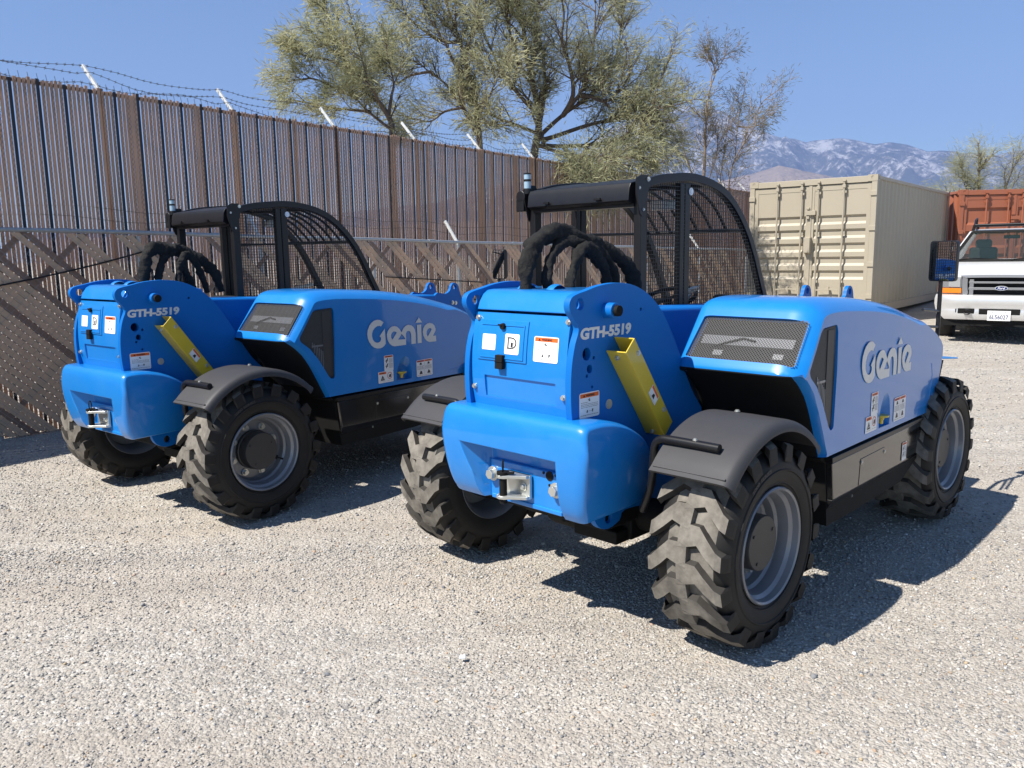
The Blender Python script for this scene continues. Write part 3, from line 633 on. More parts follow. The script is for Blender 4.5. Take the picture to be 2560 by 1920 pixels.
    m = MB(); m.hexa([(.560,-.903,.648),(1.93,-.872,.642),(1.93,-.872,.624),(.565,-.903,.622)],[(.560,-.86,.648),(1.93,-.84,.642),(1.93,-.84,.624),(.565,-.86,.622)]); obj('trim_strip', m, M['black'], root, bevel=.003)
    m = MB(); m.hexa([(.606,-.894,.444),(1.755,-.867,.438),(1.50,-.80,.345),(.618,-.82,.318)],[(.606,-.84,.444),(1.755,-.82,.438),(1.50,-.76,.345),(.618,-.78,.318)])
    m.hexa([(.618,-.819,.317),(1.50,-.799,.344),(1.50,-.60,.35),(.618,-.60,.32)],[(.618,-.819,.311),(1.50,-.799,.336),(1.50,-.60,.342),(.618,-.60,.314)])
    sl = obj('sill', m, M['black'], root, bevel=.003)
    bolts('sill_bolt', [((.885,-.862,.395),(0,-1,-.4),.007,.005),((1.215,-.856,.40),(0,-1,-.4),.007,.005)], sl)
    m = MB(); m.tube([(1.435+.022*math.cos(a),-.848-.012*math.sin(a),.398+.028*math.sin(a)) for a in np.linspace(0,2*math.pi,15)[:-1]],.006,6,loop=True); obj('step_hole_rim', m, M['steel'], sl)
    # ---- wheels and mudguards
    for x in (0, 2.105):
        for s in (-1, 1):
            make_wheel(root, (x, 0, .407), s > 0)
    make_fender(root, 0, -1, 1); make_fender(root, 0, 1, 1)
    # ---- cab
    m = MB()
    hoop = smooth_poly([(.60,1.884),(.70,1.908),(.80,1.922),(.97,1.936),(1.10,1.931),(1.25,1.906),(1.38,1.860),(1.50,1.782),(1.62,1.664),(1.72,1.52),(1.80,1.37),(1.87,1.24),(1.93,1.10),(1.97,.94)], closed=False, k=4)
    def strip(path, y, w2, h2):
        rs = []; n = len(path)
        for i in range(n):
            a = np.array(path[max(i-1,0)]); b = np.array(path[min(i+1,n-1)]); t_ = (b-a)/np.linalg.norm(b-a); nn = np.array((-t_[1],t_[0])); p = np.array(path[i])
            o1 = p+nn*h2; o2 = p-nn*h2; rs.append([(o1[0],y-w2,o1[1]),(o1[0],y+w2,o1[1]),(o2[0],y+w2,o2[1]),(o2[0],y-w2,o2[1])])
        m.rings(rs)
    for y in (.140, .865): strip(hoop, y, .022, .0225)
    for y in (.140, .865):
        m.box(.545,.600,y-.022,y+.022,.90,1.875)
        m.box(.905,.945,y-.018,y+.018,.92,1.905); m.box(.953,1.005,y-.016,y+.016,.92,1.905)
        m.bar((1.005,y,1.652),(1.575,y,1.662),.018,.018); m.bar((.60,y,1.22),(1.86,y,1.22),.02,.03)
    cf = obj('cab_frame', m, M['black'], root, bevel=.005)
    m = MB(); m.prism([(.492,1.800),(.500,1.862),(.515,1.888),(.56,1.898),(.60,1.895),(.60,1.785),(.52,1.785)], .155, .852, 'y'); m.box(.535,.60,.155,.852,1.77,1.79)
    rb = obj('roof_beam', m, M['black'], cf, bevel=.003)
    for y in (.345,.70):
        m = MB(); m.cyl((.497,y,1.815),(.480,y,1.815),.008,10); m.bar((.482,y+.02,1.815),(.482,y-.02,1.815),.01,.01); obj('beam_peg', m, M['black'], rb)
    m = MB(); rt = smooth_poly([(.56,1.893),(.70,1.921),(.80,1.934),(.97,1.946),(1.10,1.941),(1.22,1.921)], closed=False, k=3); m.prism(rt + [(x,z-.012) for x, z in reversed(rt)], .14, .865)
    obj('roof_panel', m, M['black'], cf)
    for i in range(6):                                    # roof bars over the front
        y = .26+.10*i; fr = smooth_poly([(1.20,1.915),(1.38,1.855),(1.50,1.777),(1.60,1.68)], closed=False, k=2); m = MB(); m.tube([(x,y,z) for x, z in fr], .010, 6); obj('roof_bar', m, M['black'], cf)
    for x_, z_, r_ in ((1.61,1.665,.012),(1.20,1.91,.015)): obj('cross_bar', cy((x_,.14,z_),(x_,.865,z_),r_,8), M['black'], cf)
    for y in (.118, .887):
        m = MB(); m.prism([(.505,1.905),(.545,1.925),(.60,1.925),(.612,1.87),(.575,1.74),(.553,1.72),(.535,1.735),(.505,1.83)], y-.004, y+.004); bk = obj('corner_bracket', m, M['black'], cf, bevel=.001)
        yy = y-.004 if y < .5 else y+.004; s = -1 if y < .5 else 1
        bolts('bracket_bolt', [((.60,yy,1.905),(0,s,0),.008,.01),((.562,yy,1.755),(0,s,0),.005,.008),((.53,yy,1.86),(0,s,0),.005,.005)], bk)
    # woven guard on the right side
    m = MB(); inner = [(x,z) for x, z in hoop]
    def ztop(x):
        for i in range(len(inner)-1):
            if inner[i][0] <= x <= inner[i+1][0]: return inner[i][1]+(inner[i+1][1]-inner[i][1])*(x-inner[i][0])/(inner[i+1][0]-inner[i][0])
        return 1.0
    def xend(z):
        for i in range(20, len(inner)-1):
            if inner[i][1] >= z >= inner[i+1][1]: return inner[i][0]+(inner[i+1][0]-inner[i][0])*(inner[i][1]-z)/max(1e-6,inner[i][1]-inner[i+1][1])
        return 1.1
    x = .612
    while x < 1.86:
        if ztop(x) > 1.2: m.bar((x,.128,1.19),(x,.128,ztop(x)),.0030,.0030,(0,1,0))
        x += .0195
    z = 1.20
    while z < 1.925:
        if z < 1.885: m.bar((.60,.1265,z),(xend(z),.1265,z),.0030,.0030,(0,1,0))
        else: m.bar((.74,.1265,z),(xend(z),.1265,z),.0030,.0030,(0,1,0))
        z += .0195
    obj('mesh_guard', m, M['black'], cf, smooth=None)
    m = MB(); bolt(m,(1.003,.122,1.862),(0,-1,0),.014,.008); obj('guard_bolt', m, M['white'], cf)
    m = MB(); m.obox((1.0,.30,1.80),((.3,1,0),(0,0,1),(1,-.3,0)),(.055,.028,.05)); obj('work_lamp', m, M['lamp'], cf, bevel=.012)
    m = MB(); m.cyl((.53,.885,1.875),(.53,.885,1.905),.026,16); bs = obj('beacon', m, M['black'], cf, bevel=.002)
    m = MB(); m.cyl((.53,.885,1.905),(.53,.885,1.985),.020,18); obj('beacon_lens', m, M['beacon'], bs, bevel=.003)
    obj('beacon_band', cy((.53,.885,1.945),(.53,.885,1.957),.0212,18), M['black'], bs); obj('beacon_cap', cy((.53,.885,1.984),(.53,.885,1.991),.0212,18), M['black'], bs)
    m = MB(); m.cyl((.50,.915,1.862),(.56,.915,1.862),.035,16); m.box(.50,.56,.89,.95,1.78,1.85); obj('beacon_bracket', m, M['black'], bs, bevel=.006)
    m = MB(); m.obox((.92,.50,1.02),((1,0,0),(0,1,0),(0,0,1)),(.22,.21,.05)); m.obox((.72,.50,1.13),((1,0,.0),(0,1,0),(-.1,0,1)),(.05,.20,.14)); obj('seat', m, M['dull_black'], cf, bevel=.03, seg=3)
    m = MB(); m.tube([(1.36+.17*math.cos(a)*.93,.50+.17*math.sin(a),1.262+.06*math.cos(a)) for a in np.linspace(0,2*math.pi,25)[:-1]],.013,8,loop=True); m.cyl((1.36,.50,1.262),(1.46,.50,1.05),.022,10); m.bar((1.22,.5,1.235),(1.5,.5,1.285),.03,.012); obj('steering_wheel', m, M['dull_black'], cf)
    m = MB(); m.box(1.42,1.80,.18,.83,.92,1.17); m.box(1.62,1.74,.22,.36,1.17,1.275); obj('dashboard', m, M['dull_black'], cf, bevel=.02)
    m = MB(); m.tube([(1.18,.26,1.18),(1.17,.26,1.26),(1.20,.25,1.315)],[.014,.018,.022],10); m.bar((1.05,.22,1.30),(1.30,.26,1.335),.035,.02); obj('joystick', m, M['steel'], cf)
    m = MB(); m.box(.50,2.0,.13,.875,.86,1.17); m.box(.545,.60,.16,.85,1.15,1.21); cb = obj('cab_body', m, M['black'], root, bevel=.02)
    # ---- mirrors on their stalks at the front corners
    for s in (-1,):
        yb = -.70 if s < 0 else .78
        m = MB(); m.tube([(2.22,yb,.93),(2.40,yb,.94),(2.455,yb,.965),(2.46,yb,1.05),(2.46,yb,1.56)], .0125, 10)
        m.cyl((2.46,yb,1.165),(2.12,yb+.02*s,1.195),.0085,8); m.cyl((2.46,yb,1.07),(2.16,yb+.02*s,1.095),.0085,8)
        st = obj('mirror_stalk', m, M['black'], root)
        th = R_(-13.5)*(-s); q = rrect([(-.085,-.120),(.085,-.120),(.085,.120),(-.085,.120)], .022)
        mm = MB(); cx_, cy_, cz_ = 2.450, yb+(-.012 if s < 0 else .012), 1.465
        def mp(a, b, dx): return (cx_+dx*math.cos(th)-a*math.sin(th), cy_+a*math.cos(th)+dx*math.sin(th), cz_+b)
        mm.rings([[mp(a*.8,b*.85,.035) for a, b in q],[mp(a,b,.012) for a, b in q],[mp(a,b,-.008) for a, b in q],[mp(a*.94,b*.955,-.010) for a, b in q]]); mo = obj('mirror', mm, M['black'], st, smooth=50)
        g = MB(); g.add([mp(a*.92,b*.945,-.0112) for a, b in q], [list(range(len(q)))]); obj('mirror_glass', g, M['mirror'], mo, smooth=None)
    m = MB(); m.hexa([(2.10,-.80,.925),(2.20,-.90,.925),(2.24,-.62,.925),(2.10,-.60,.925)],[(2.10,-.80,.917),(2.20,-.90,.917),(2.24,-.62,.917),(2.10,-.60,.917)]); obj('front_step', m, M['blue'], root, bevel=.003)
    m = MB(); m.hexa([(1.99,-.85,.915),(2.12,-.85,.915),(2.12,-.60,.915),(1.99,-.60,.915)],[(1.98,-.84,.70),(2.05,-.84,.70),(2.05,-.60,.70),(1.98,-.60,.70)]); obj('step_bracket', m, M['dull_black'], root, bevel=.004)
    return root
def make_hoses(root, loops):
    """hydraulic hoses in crumpled black fabric sleeves"""
    for li, lp in enumerate(loops):
        pth = smooth_poly(lp, closed=False, k=9); n = len(pth)
        rad = []
        for i in range(n):
            t_ = i/(n-1); k_ = (.027 if li == 0 else .017) + (.013 if li == 0 else .008)*math.sin(math.pi*t_)**.8
            k_ *= 1 + .08*math.sin(i*.8+li*2) + .08*math.sin(i*1.9+1.3*li)
            if abs(t_-.22) < .015 or abs(t_-.78) < .015: k_ *= .80
            rad.append(k_)
        m = MB(); T = MB(); T.tube(pth, rad, 18)
        vv = []
        for i, p in enumerate(T.v):
            a = i//18; j = i % 18; c_ = Vector(pth[a]); dv = Vector(p)-c_
            kk = 1 + .14*math.sin(j*.70+a*.32+li*1.7) + .16*math.sin(j*1.05-a*.45)*(.5+.5*math.sin(a*.9)); vv.append(c_+dv*kk)
        m.add(vv, T.f)
        obj('hose_sleeve', m, M['fabric'], root, smooth=60)
near = make_telehandler((.353,3.658,0), .78323, 'nearer blue telehandler in the foreground, its right mirror beside the white pickup')
far = copy_tree(near); far.location = (-2.184,5.263,0); far.rotation_euler = (0,0,.88950)
far['label'] = 'blue telehandler standing further back, closest to the chain-link fence with diagonal slats'
make_hoses(near, [[(-.345,.06,1.34),(-.340,.06,1.48),(-.27,.08,1.585),(-.13,.09,1.632),(.02,.09,1.615),(.16,.08,1.565),(.29,.06,1.525),(.385,.05,1.44),(.425,.04,1.33)],
             [(-.245,.02,1.34),(-.245,.03,1.45),(-.20,.04,1.535),(-.09,.06,1.595),(.05,.06,1.58),(.155,.05,1.54),(.215,.03,1.46),(.225,.02,1.32)],
             [(-.16,-.03,1.34),(-.15,-.02,1.43),(-.09,.0,1.505),(-.02,.02,1.565),(.06,.02,1.55),(.115,.01,1.48),(.13,.0,1.40),(.135,-.01,1.32)],
             [(.02,.12,1.60),(.14,.13,1.55),(.235,.13,1.50),(.300,.12,1.43),(.320,.11,1.32)]])
make_hoses(far, [[(-.165,.05,1.32),(-.150,.05,1.46),(-.125,.06,1.56),(-.07,.07,1.615),(.03,.08,1.612),(.10,.08,1.600),(.20,.07,1.565),(.29,.06,1.505),(.345,.05,1.43),(.365,.04,1.32)],
    [(-.075,.02,1.32),(-.070,.03,1.43),(-.035,.05,1.52),(.015,.06,1.575),(.09,.07,1.59)],
    [(.03,-.03,1.32),(.035,-.02,1.42),(.065,.0,1.50),(.10,.02,1.56),(.14,.03,1.57),(.19,.03,1.52),(.225,.03,1.44),(.255,.02,1.32)],
    [(.07,.0,1.545),(.095,.0,1.47),(.125,.0,1.40),(.15,-.01,1.32)]])
# ================================================================== FENCES
TF_D = Vector((math.cos(R_(54.5)), math.sin(R_(54.5)), 0)); TF_N = Vector((TF_D.y, -TF_D.x, 0))   # TF_N faces the yard
TF_O = Vector((-3.84, 7.98, 0)); TF_TOP = 3.145
def tall_fence():
    r_ = empty('slat_fence', TF_O); tag(r_, 'tall chain-link fence with upright brown slats and barbed wire along its top', 'fence')
    P = lambda s, z, d=0.0: TF_D*s + TF_N*d + Vector((0,0,z))
    s0, s1 = -7.0, 21.5; rg = random.Random(3); sl = MB(); dk = MB(); p = .039; n = int((s1-s0)/p); wide = 0; seq = 0
    for i in range(n):
        s = s0+i*p; g = 0.0; seq += 1
        f = min(1, max(0, (s-3)/7)); wd = .0305 + .004*f + rg.uniform(-.0015,.002)
        dark = (i % 6 == 3)
        if rg.random() < .035 + .05*f: wide = rg.randint(1, 6)
        if wide > 0: wd = .0375; wide -= 1
        top = TF_TOP - .005 + rg.uniform(-.014,.014); lean = rg.uniform(-.004,.004)
        if dark: dk.hexa([P(s-.0145,g,-.010),P(s+.0145,g,-.010),P(s+.0145,g,-.006),P(s-.0145,g,-.006)],[P(s-.0145,top,-.010),P(s+.0145,top,-.010),P(s+.0145,top,-.006),P(s-.0145,top,-.006)])
        else:
            sl.hexa([P(s-wd/2+lean,g,.004),P(s+wd/2+lean,g,-.002),P(s+wd/2+lean,g,-.008),P(s-wd/2+lean,g,-.003)],[P(s-wd/2,top,.004),P(s+wd/2,top,-.002),P(s+wd/2,top,-.008),P(s-wd/2,top,-.003)])
    obj('slat_panel', sl, M['slat'], r_, smooth=None); obj('dark_slat', dk, M['slat_dark'], r_, smooth=None)
    w_ = MB(); h = .048; rows = int(TF_TOP/ h); cols = int((s1-s0)/(.039*2))
    vs = []; fs = []
    t = .0036
    for c in range(cols):
        s = s0+c*.078
        for r in range(rows):
            z = r*h; sg = 1 if r % 2 == 0 else -1
            for q in (1,-1):
                a0 = s + (.0195 if (r%2==0) else -.0195)*q; a1 = s - (.0195 if (r%2==0) else -.0195)*q
                if c*2 == -1: continue
                o = len(vs); vs += [P(a0-t/2,z,.014),P(a0+t/2,z,.014),P(a1+t/2,z+h,.014),P(a1-t/2,z+h,.014)]; fs.append((o,o+1,o+2,o+3))
    w_.v = vs; w_.f = [list(f) for f in fs]; w_.m = [0]*len(fs)
    for i in range(int((s1-s0)/.078)*2):                      # twisted barbs along the top selvage
        s = s0+i*.039; 
        if i % 2: w_.bar(P(s,TF_TOP-.02,.010),P(s-.010,TF_TOP+.045,.010),.003,.003)
    obj('chain_link', w_, M['wire'], r_, smooth=None)
    rl = MB(); rl.cyl(P(s0,TF_TOP-.03,-.03),P(s1,TF_TOP-.03,-.03),.017,8); obj('top_rail', rl, M['wire'], r_)
    posts = [1.48*k+.02 for k in range(-4,14)]
    for s in posts:
        m = MB(); m.cyl(P(s,-.1,-.045),P(s,TF_TOP+.01,-.045),.026,10); po = obj('fence_post', m, M['slat_brown'], r_)
        m = MB(); m.bar(P(s,TF_TOP-.02,-.045),P(s-.02,TF_TOP+.25,-.28),.034,.026,TF_D); obj('barb_arm', m, M['arm'], po, bevel=.004)
    for k, (dz, dd) in enumerate(((.25,-.28),(.165,-.20),(.07,-.11))):
        m = MB(); pts = []; prev = None
        for a, b in zip([-6.9]+posts[:-1], posts):
            for i in range(10):
                f = i/10; sag = -.045*4*f*(1-f)*(1+.7*math.sin(a*3+k*2))
                pts.append(P(a+(b-a)*f, TF_TOP+dz+sag+(.035 if k == 2 else .012)*math.sin(a*2.1+i*.6+k*2), dd+.03*math.sin(a*5+k+i)))
        m.tube(pts, .0023, 5)
        for i in range(len(pts)-1):
            for f in (.15,.65):
                q = pts[i].lerp(pts[i+1], f); m.bar(q+Vector((.008,0,.014)), q-Vector((.008,0,.014)), .0028,.0028); m.bar(q+Vector((-.011,.004,.008)), q-Vector((-.011,.004,.008)), .005,.005)
        obj('barbed_wire', m, M['barb'], r_)
    return r_
tall_fence()

FF_D = Vector((.7071,.7071,0)); FF_N = Vector((.7071,-.7071,0)); FF_O = Vector((-4.50, 6.97, 0))
def low_fence():
    r_ = empty('chain_link_fence', FF_O); tag(r_, 'low galvanised chain-link fence woven with sparse diagonal slats, behind the machines', 'fence')
    s0, s1 = -2.2, 13.6
    H = lambda s: 1.83-.0205*s
    def P(s, z, d=0.0): return FF_D*s + FF_N*d + Vector((0,0,z))
    rl = MB(); rl.tube([P(s0+(s1-s0)*i/40, H(s0+(s1-s0)*i/40)+.004*math.sin(i*.9), 0) for i in range(41)], .0205, 10)
    for s in (-.55, .62, 2.05, 3.5, 4.9, 6.4): rl.cyl(P(s,H(s),0),P(s+.09,H(s),0),.0245,10)
    obj('top_rail', rl, M['galv'], r_)
    for k, s in enumerate([-1.4, 0.0, 1.32, 2.60, 4.07, 5.43, 6.75, 8.0, 9.65, 11.3, 13.0]):
        m = MB(); m.cyl(P(s,-.1,-.030),P(s,H(s)-.03,-.030),.024,12); po = obj('fence_post', m, M['galv'], r_)
        if k in (3, 5, 7, 9):
            m = MB(); m.bar(P(s,H(s)-.04,-.02),P(s-.03,H(s)+.28,-.25),.036,.026,FF_D); obj('barb_arm', m, M['arm'], po, bevel=.003)
    w_ = MB(); pitch = .085; t = .0030; vs = []; fs = []
    cols = int((s1-s0)/pitch); rows = int(1.83/pitch)
    for c in range(cols):
        for r in range(rows*2+1):
            z = r*pitch/2
            if z+pitch/2 > H(s0+c*pitch): continue
            for a, b in (((0,.5),(1,.5)) if r % 2 == 0 else ((.5,0),(.5,1))):
                o = len(vs); sa = s0+(c+a)*pitch; sb = s0+(c+b)*pitch
                vs += [P(sa-t/2,z,.008),P(sa+t/2,z,.008),P(sb+t/2,z+pitch/2,.008),P(sb-t/2,z+pitch/2,.008)]; fs.append([o,o+1,o+2,o+3])
    w_.v = vs; w_.f = fs; w_.m = [0]*len(fs)
    obj('chain_link', w_, M['galv'], r_, smooth=None)
    rg = random.Random(8); tan = MB(); brn = MB()
    def slat(mb, foot, sgn, wd, d, z0=.012, z1=None):
        """45 degree slat through foot; sgn -1 runs down towards the far end, +1 up towards it; trimmed below the rail"""
        top = H(foot+sgn*1.7)-.024 if z1 is None else z1; w2 = wd*.7071
        q = [P(foot+sgn*z0-w2, z0, d), P(foot+sgn*z0+w2, z0, d), P(foot+sgn*top+w2, top, d), P(foot+sgn*top-w2, top, d)]
        off = FF_N*.004
        mb.hexa([q[0],q[1],q[1]-off,q[0]-off],[q[3],q[2],q[2]-off,q[3]-off])
    s = -3.6
    while s < s1-.05:
        if s < 1.50:
            z0 = rg.choice((.012,.012,.012,.03)); slat(brn if rg.random() < .09 else tan, s, -1, .053+rg.uniform(-.002,.003), .004+rg.uniform(-.002,.002), z0); s += .082
            if rg.random() < .05: s += .06
        else:
            k = rg.choice((1,2,2,2,3))
            for j in range(k): slat(tan if rg.random() < .86 else brn, s+.085*j, -1, .053, .004)
            s += .085*k + rg.choice((.17,.255,.255,.34))
    s = -1.8
    while s < s1-1.8:
        short = rg.random() < .35; slat(brn, s, 1, .052, -.006, rg.uniform(.2,.9) if short else .012, rg.uniform(1.1,1.6) if short else None); s += rg.choice((.34,.51,.68,.85))
    obj('tan_slat', tan, M['slat_tan'], r_, smooth=None); obj('brown_slat', brn, M['slat_brown'], r_, smooth=None)
    for k, (dz, dd) in enumerate(((.24,-.22),(.14,-.14))):
        m = MB(); m.tube([P(s0+(s1-s0)*i/90, H(s0+(s1-s0)*i/90)+dz+.02*math.sin(i*.8+k)+.02*math.sin(i*.23), dd) for i in range(91)], .0024, 5)
        obj('barbed_wire', m, M['wire'], r_)
    m = MB(); m.tube([P(-.6+2.1*i/16, 1.25+.42*i/16-.05*4*(i/16)*(1-i/16), .022) for i in range(17)], .008, 8); obj('cable', m, M['black'], r_)
    m = MB(); m.tube([P(4.2+1.6*i/12, 1.30-.12*(i/12), .022) for i in range(13)], .007, 8); obj('cable', m, M['black'], r_)
    return r_
low_fence()

# ================================================================== SHIPPING CONTAINERS
def container_mats(nm, col, col2):
    return pbr(nm, col, .5, var=(1.3, col2, .7), bump=(9,.06,.004))
def shipping_container(loc, rz, W_, L_, H_, mat_, label, detail=True):
    """doors at y=0 facing -y; right door corner at the origin; length runs along +y"""
    r_ = empty('shipping_container', loc, rz); tag(r_, label, 'container')
    b = MB()
    for x in (-W_, -.10): b.box(x, x+.10, 0, .10, .0, H_)           # corner posts
    for x in (-W_, -.10): b.box(x, x+.10, L_-.10, L_, .0, H_)
    b.box(-W_+.10, -.10, .0, .10, H_-.125, H_-.01); b.box(-W_+.10,-.10,.0,.10,.0,.15)
    for x in (-W_+.004, -.064): b.box(x, x+.06, .1, L_-.1, H_-.075, H_-.012); b.box(x, x+.06, .1, L_-.1, .0, .16)
    b.box(-W_+.06,-.06,.1,L_-.1,H_-.05,H_-.03); b.box(-W_+.06,-.06,.1,L_-.1,.1,.14); b.box(-W_+.1,-.1,L_-.06,L_-.03,.0,H_-.02)
    body = obj('body', b, mat_, r_, bevel=.006)
    cs = MB(); holes = MB()
    for x0 in (-W_-.003, -.175):
        for z0 in (0, H_-.118+.006):
            for y0 in (-.006, L_-.172):
                cs.box(x0, x0+.178, y0, y0+.178, z0, z0+.118)
    c_ = obj('corner_casting', cs, mat_, r_)
    for x0 in (-W_-.003, -.175):
        for z0 in (0, H_-.112):
            xm = x0+.089; holes.rings([[(xm+.030*math.cos(a), -.05, z0+.06+.036*math.sin(a)) for a in np.linspace(0,2*math.pi,17)[:-1]],[(xm+.030*math.cos(a), .10, z0+.06+.036*math.sin(a)) for a in np.linspace(0,2*math.pi,17)[:-1]]])
            xs = x0+.178 if x0 > -1 else x0; holes.rings([[(xs-.04, .085+.036*math.cos(a), z0+.06+.03*math.sin(a)) for a in np.linspace(0,2*math.pi,17)[:-1]],[(xs+.04, .085+.036*math.cos(a), z0+.06+.03*math.sin(a)) for a in np.linspace(0,2*math.pi,17)[:-1]]])
    cut(c_, holes)
    w = MB()                                                       # corrugated long walls
    for x, sg in ((-.022, 1), (-W_+.022, -1)):
        pr = []; y = .10
        while y < L_-.12:
            pr += [(x,y),(x,y+.072),(x-sg*.036,y+.14),(x-sg*.036,y+.21)]; y += .278
        pr.append((x, L_-.1)); n = len(pr)
        w.add([(px,py,.16) for px,py in pr]+[(px,py,H_-.075) for px,py in pr],[(i,i+1,i+1+n,i+n) for i in range(n-1)])
    obj('side_wall', w, mat_, r_, smooth=None)
    half = (W_-.20)/2
    for k in (0, 1):
        xa = -W_+.10+.006 + k*half; xb = xa+half-.012
        d = MB(); pr = []; z = .17
        zt = H_-.135
        ribs = [H_-.135-.62-.262*i for i in range(5)] if detail != 2 else [H_-.135-.31-.55*i for i in range(3)]
        pts = [(0.03, zt)]
        dep = .036
        for z0 in ribs: pts += [(.03, z0+.05),(.03+dep, z0+.012),(.03+dep, z0-.075),(.03, z0-.125)] if detail != 2 else [(.03,z0+.02),(.03+dep,z0-.02),(.03+dep,z0-.33),(.03,z0-.39)]
        pts.append((.03, .17)); n = len(pts)
        xi, xj = xa+.07, xb-.07
        d.add([(xi,p[0],p[1]) for p in pts]+[(xj,p[0],p[1]) for p in pts],[(i,i+1,i+1+n,i+n) for i in range(n-1)])
        d.box(xa,xi,.022,.075,.17,zt); d.box(xj,xb,.022,.075,.17,zt); d.box(xi,xj,.024,.075,zt-.10,zt-.002); d.box(xi,xj,.026,.075,.172,.30)
        for z0 in ribs:                                            # side cheeks of the ribs
            pass
        dr = obj('door', d, mat_, r_, smooth=None)
        for f in ((.43,.865) if k == 0 else (.14,.57)):
            xr = xa + (xb-xa)*f; q = MB(); q.cyl((xr,-.028,.06),(xr,-.028,H_-.06),.0175,10)
            for zz in (.24,.62,1.55,H_-.28): q.obox((xr,-.012,zz),((1,0,0),(0,1,0),(0,0,1)),(.045,.014,.022))
            for zz in (.085,H_-.075,H_-.16,H_-.19): q.obox((xr,-.03,zz),((1,0,0),(0,1,0),(0,0,1)),(.030,.024,.016))
            obj('locking_bar', q, mat_, dr, bevel=.002)
        q = MB()
        f0, f1 = (.43,.865) if k == 0 else (.14,.57); x0_, x1_ = xa+(xb-xa)*f0, xa+(xb-xa)*f1; xm = x0_+(x1_-x0_)*.55
        q.bar((x0_+.03,-.05,.455),(xm,-.055,.475),.028,.012,(0,1,0)); q.bar((xm,-.055,.475),(x1_-.02,-.05,.462),.028,.012,(0,1,0)); q.obox((xm,-.04,.485),((1,0,0),(0,1,0),(0,0,1)),(.022,.025,.035)); q.obox((xm+.01,-.045,.25),((1,0,0),(0,1,0),(0,0,1)),(.022,.02,.035)); q.bar((x0_,-.045,.24),(x1_,-.05,.235),.028,.012,(0,1,0))
        obj('door_handle', q, mat_, dr, bevel=.002)
        xo = -W_+.055 if k == 0 else -.055
        for zz in (.35,.95,1.62,H_-.33):
            q = MB(); q.obox((xo,-.002,zz),((1,0,0),(0,1,0),(0,0,1)),(.060,.018,.045)); obj('door_hinge', q, mat_, dr, bevel=.004)
    q = MB(); xm = -W_/2; q.box(xm-.03,xm+.03,.008,.03,.17,H_-.135); q.box(xm-.07,xm+.12,-.035,.02,1.90,1.985); q.box(xm-.06,xm+.0,-.03,.02,1.83,1.88); q.box(xm-.06,xm-.0,-.03,.02,2.01,2.05)
    q.hexa([(xm-.07,-.09,1.18),(xm+.05,-.09,1.18),(xm+.05,-.09,1.47),(xm-.07,-.09,1.47)],[(xm-.07,.02,1.16),(xm+.05,.02,1.16),(xm+.05,.02,1.48),(xm-.07,.02,1.48)]) if detail == True else None
    obj('lock_box', q, mat_, r_, bevel=.003)
    return r_
tan_c = container_mats('tan_container_paint', (.385,.34,.258), (.345,.305,.235))
shipping_container((6.80,15.30,.315), R_(-38.6), 2.44, 6.5, 2.59, tan_c, 'tan steel shipping container with double doors facing the yard, behind the nearer machine', True)
org_c = container_mats('orange_container_paint', (.335,.110,.055), (.29,.095,.05))
shipping_container((13.35,19.60,.30), R_(-7.5), 2.50, 6.06, 2.62, org_c, 'rust-orange shipping container behind the white pickup', 2)
# ================================================================== PICKUP
M['t_white'] = pbr('white_truck_paint', (.74,.74,.73), .3, coat=.8, var=(4,(.70,.69,.66),.4))
M['chrome'] = pbr('silver_bumper', (.74,.74,.73), .36, metal=.55, var=(5,(.62,.62,.61),.6), bump=(4,.10,.01))
M['t_grey'] = pbr('grey_trim', (.22,.22,.225), .35, metal=.3)
M['amber'] = pbr('amber_lens', (.80,.20,.02), .2, coat=.5)
M['t_glass'] = pbr('windscreen_glass', (.02,.035,.032), .03); M['t_glass'].node_tree.nodes['Principled BSDF'].inputs['Alpha'].default_value = .55
M['hl'] = pbr('headlamp_glass', (.55,.57,.58), .08, metal=.5, coat=.8)
M['interior'] = pbr('grey_interior', (.06,.068,.072), .8)
M['seat_tan'] = pbr('tan_seat', (.28,.17,.10), .8)
M['navy'] = pbr('navy_badge', (.01,.02,.12), .25, coat=.6)
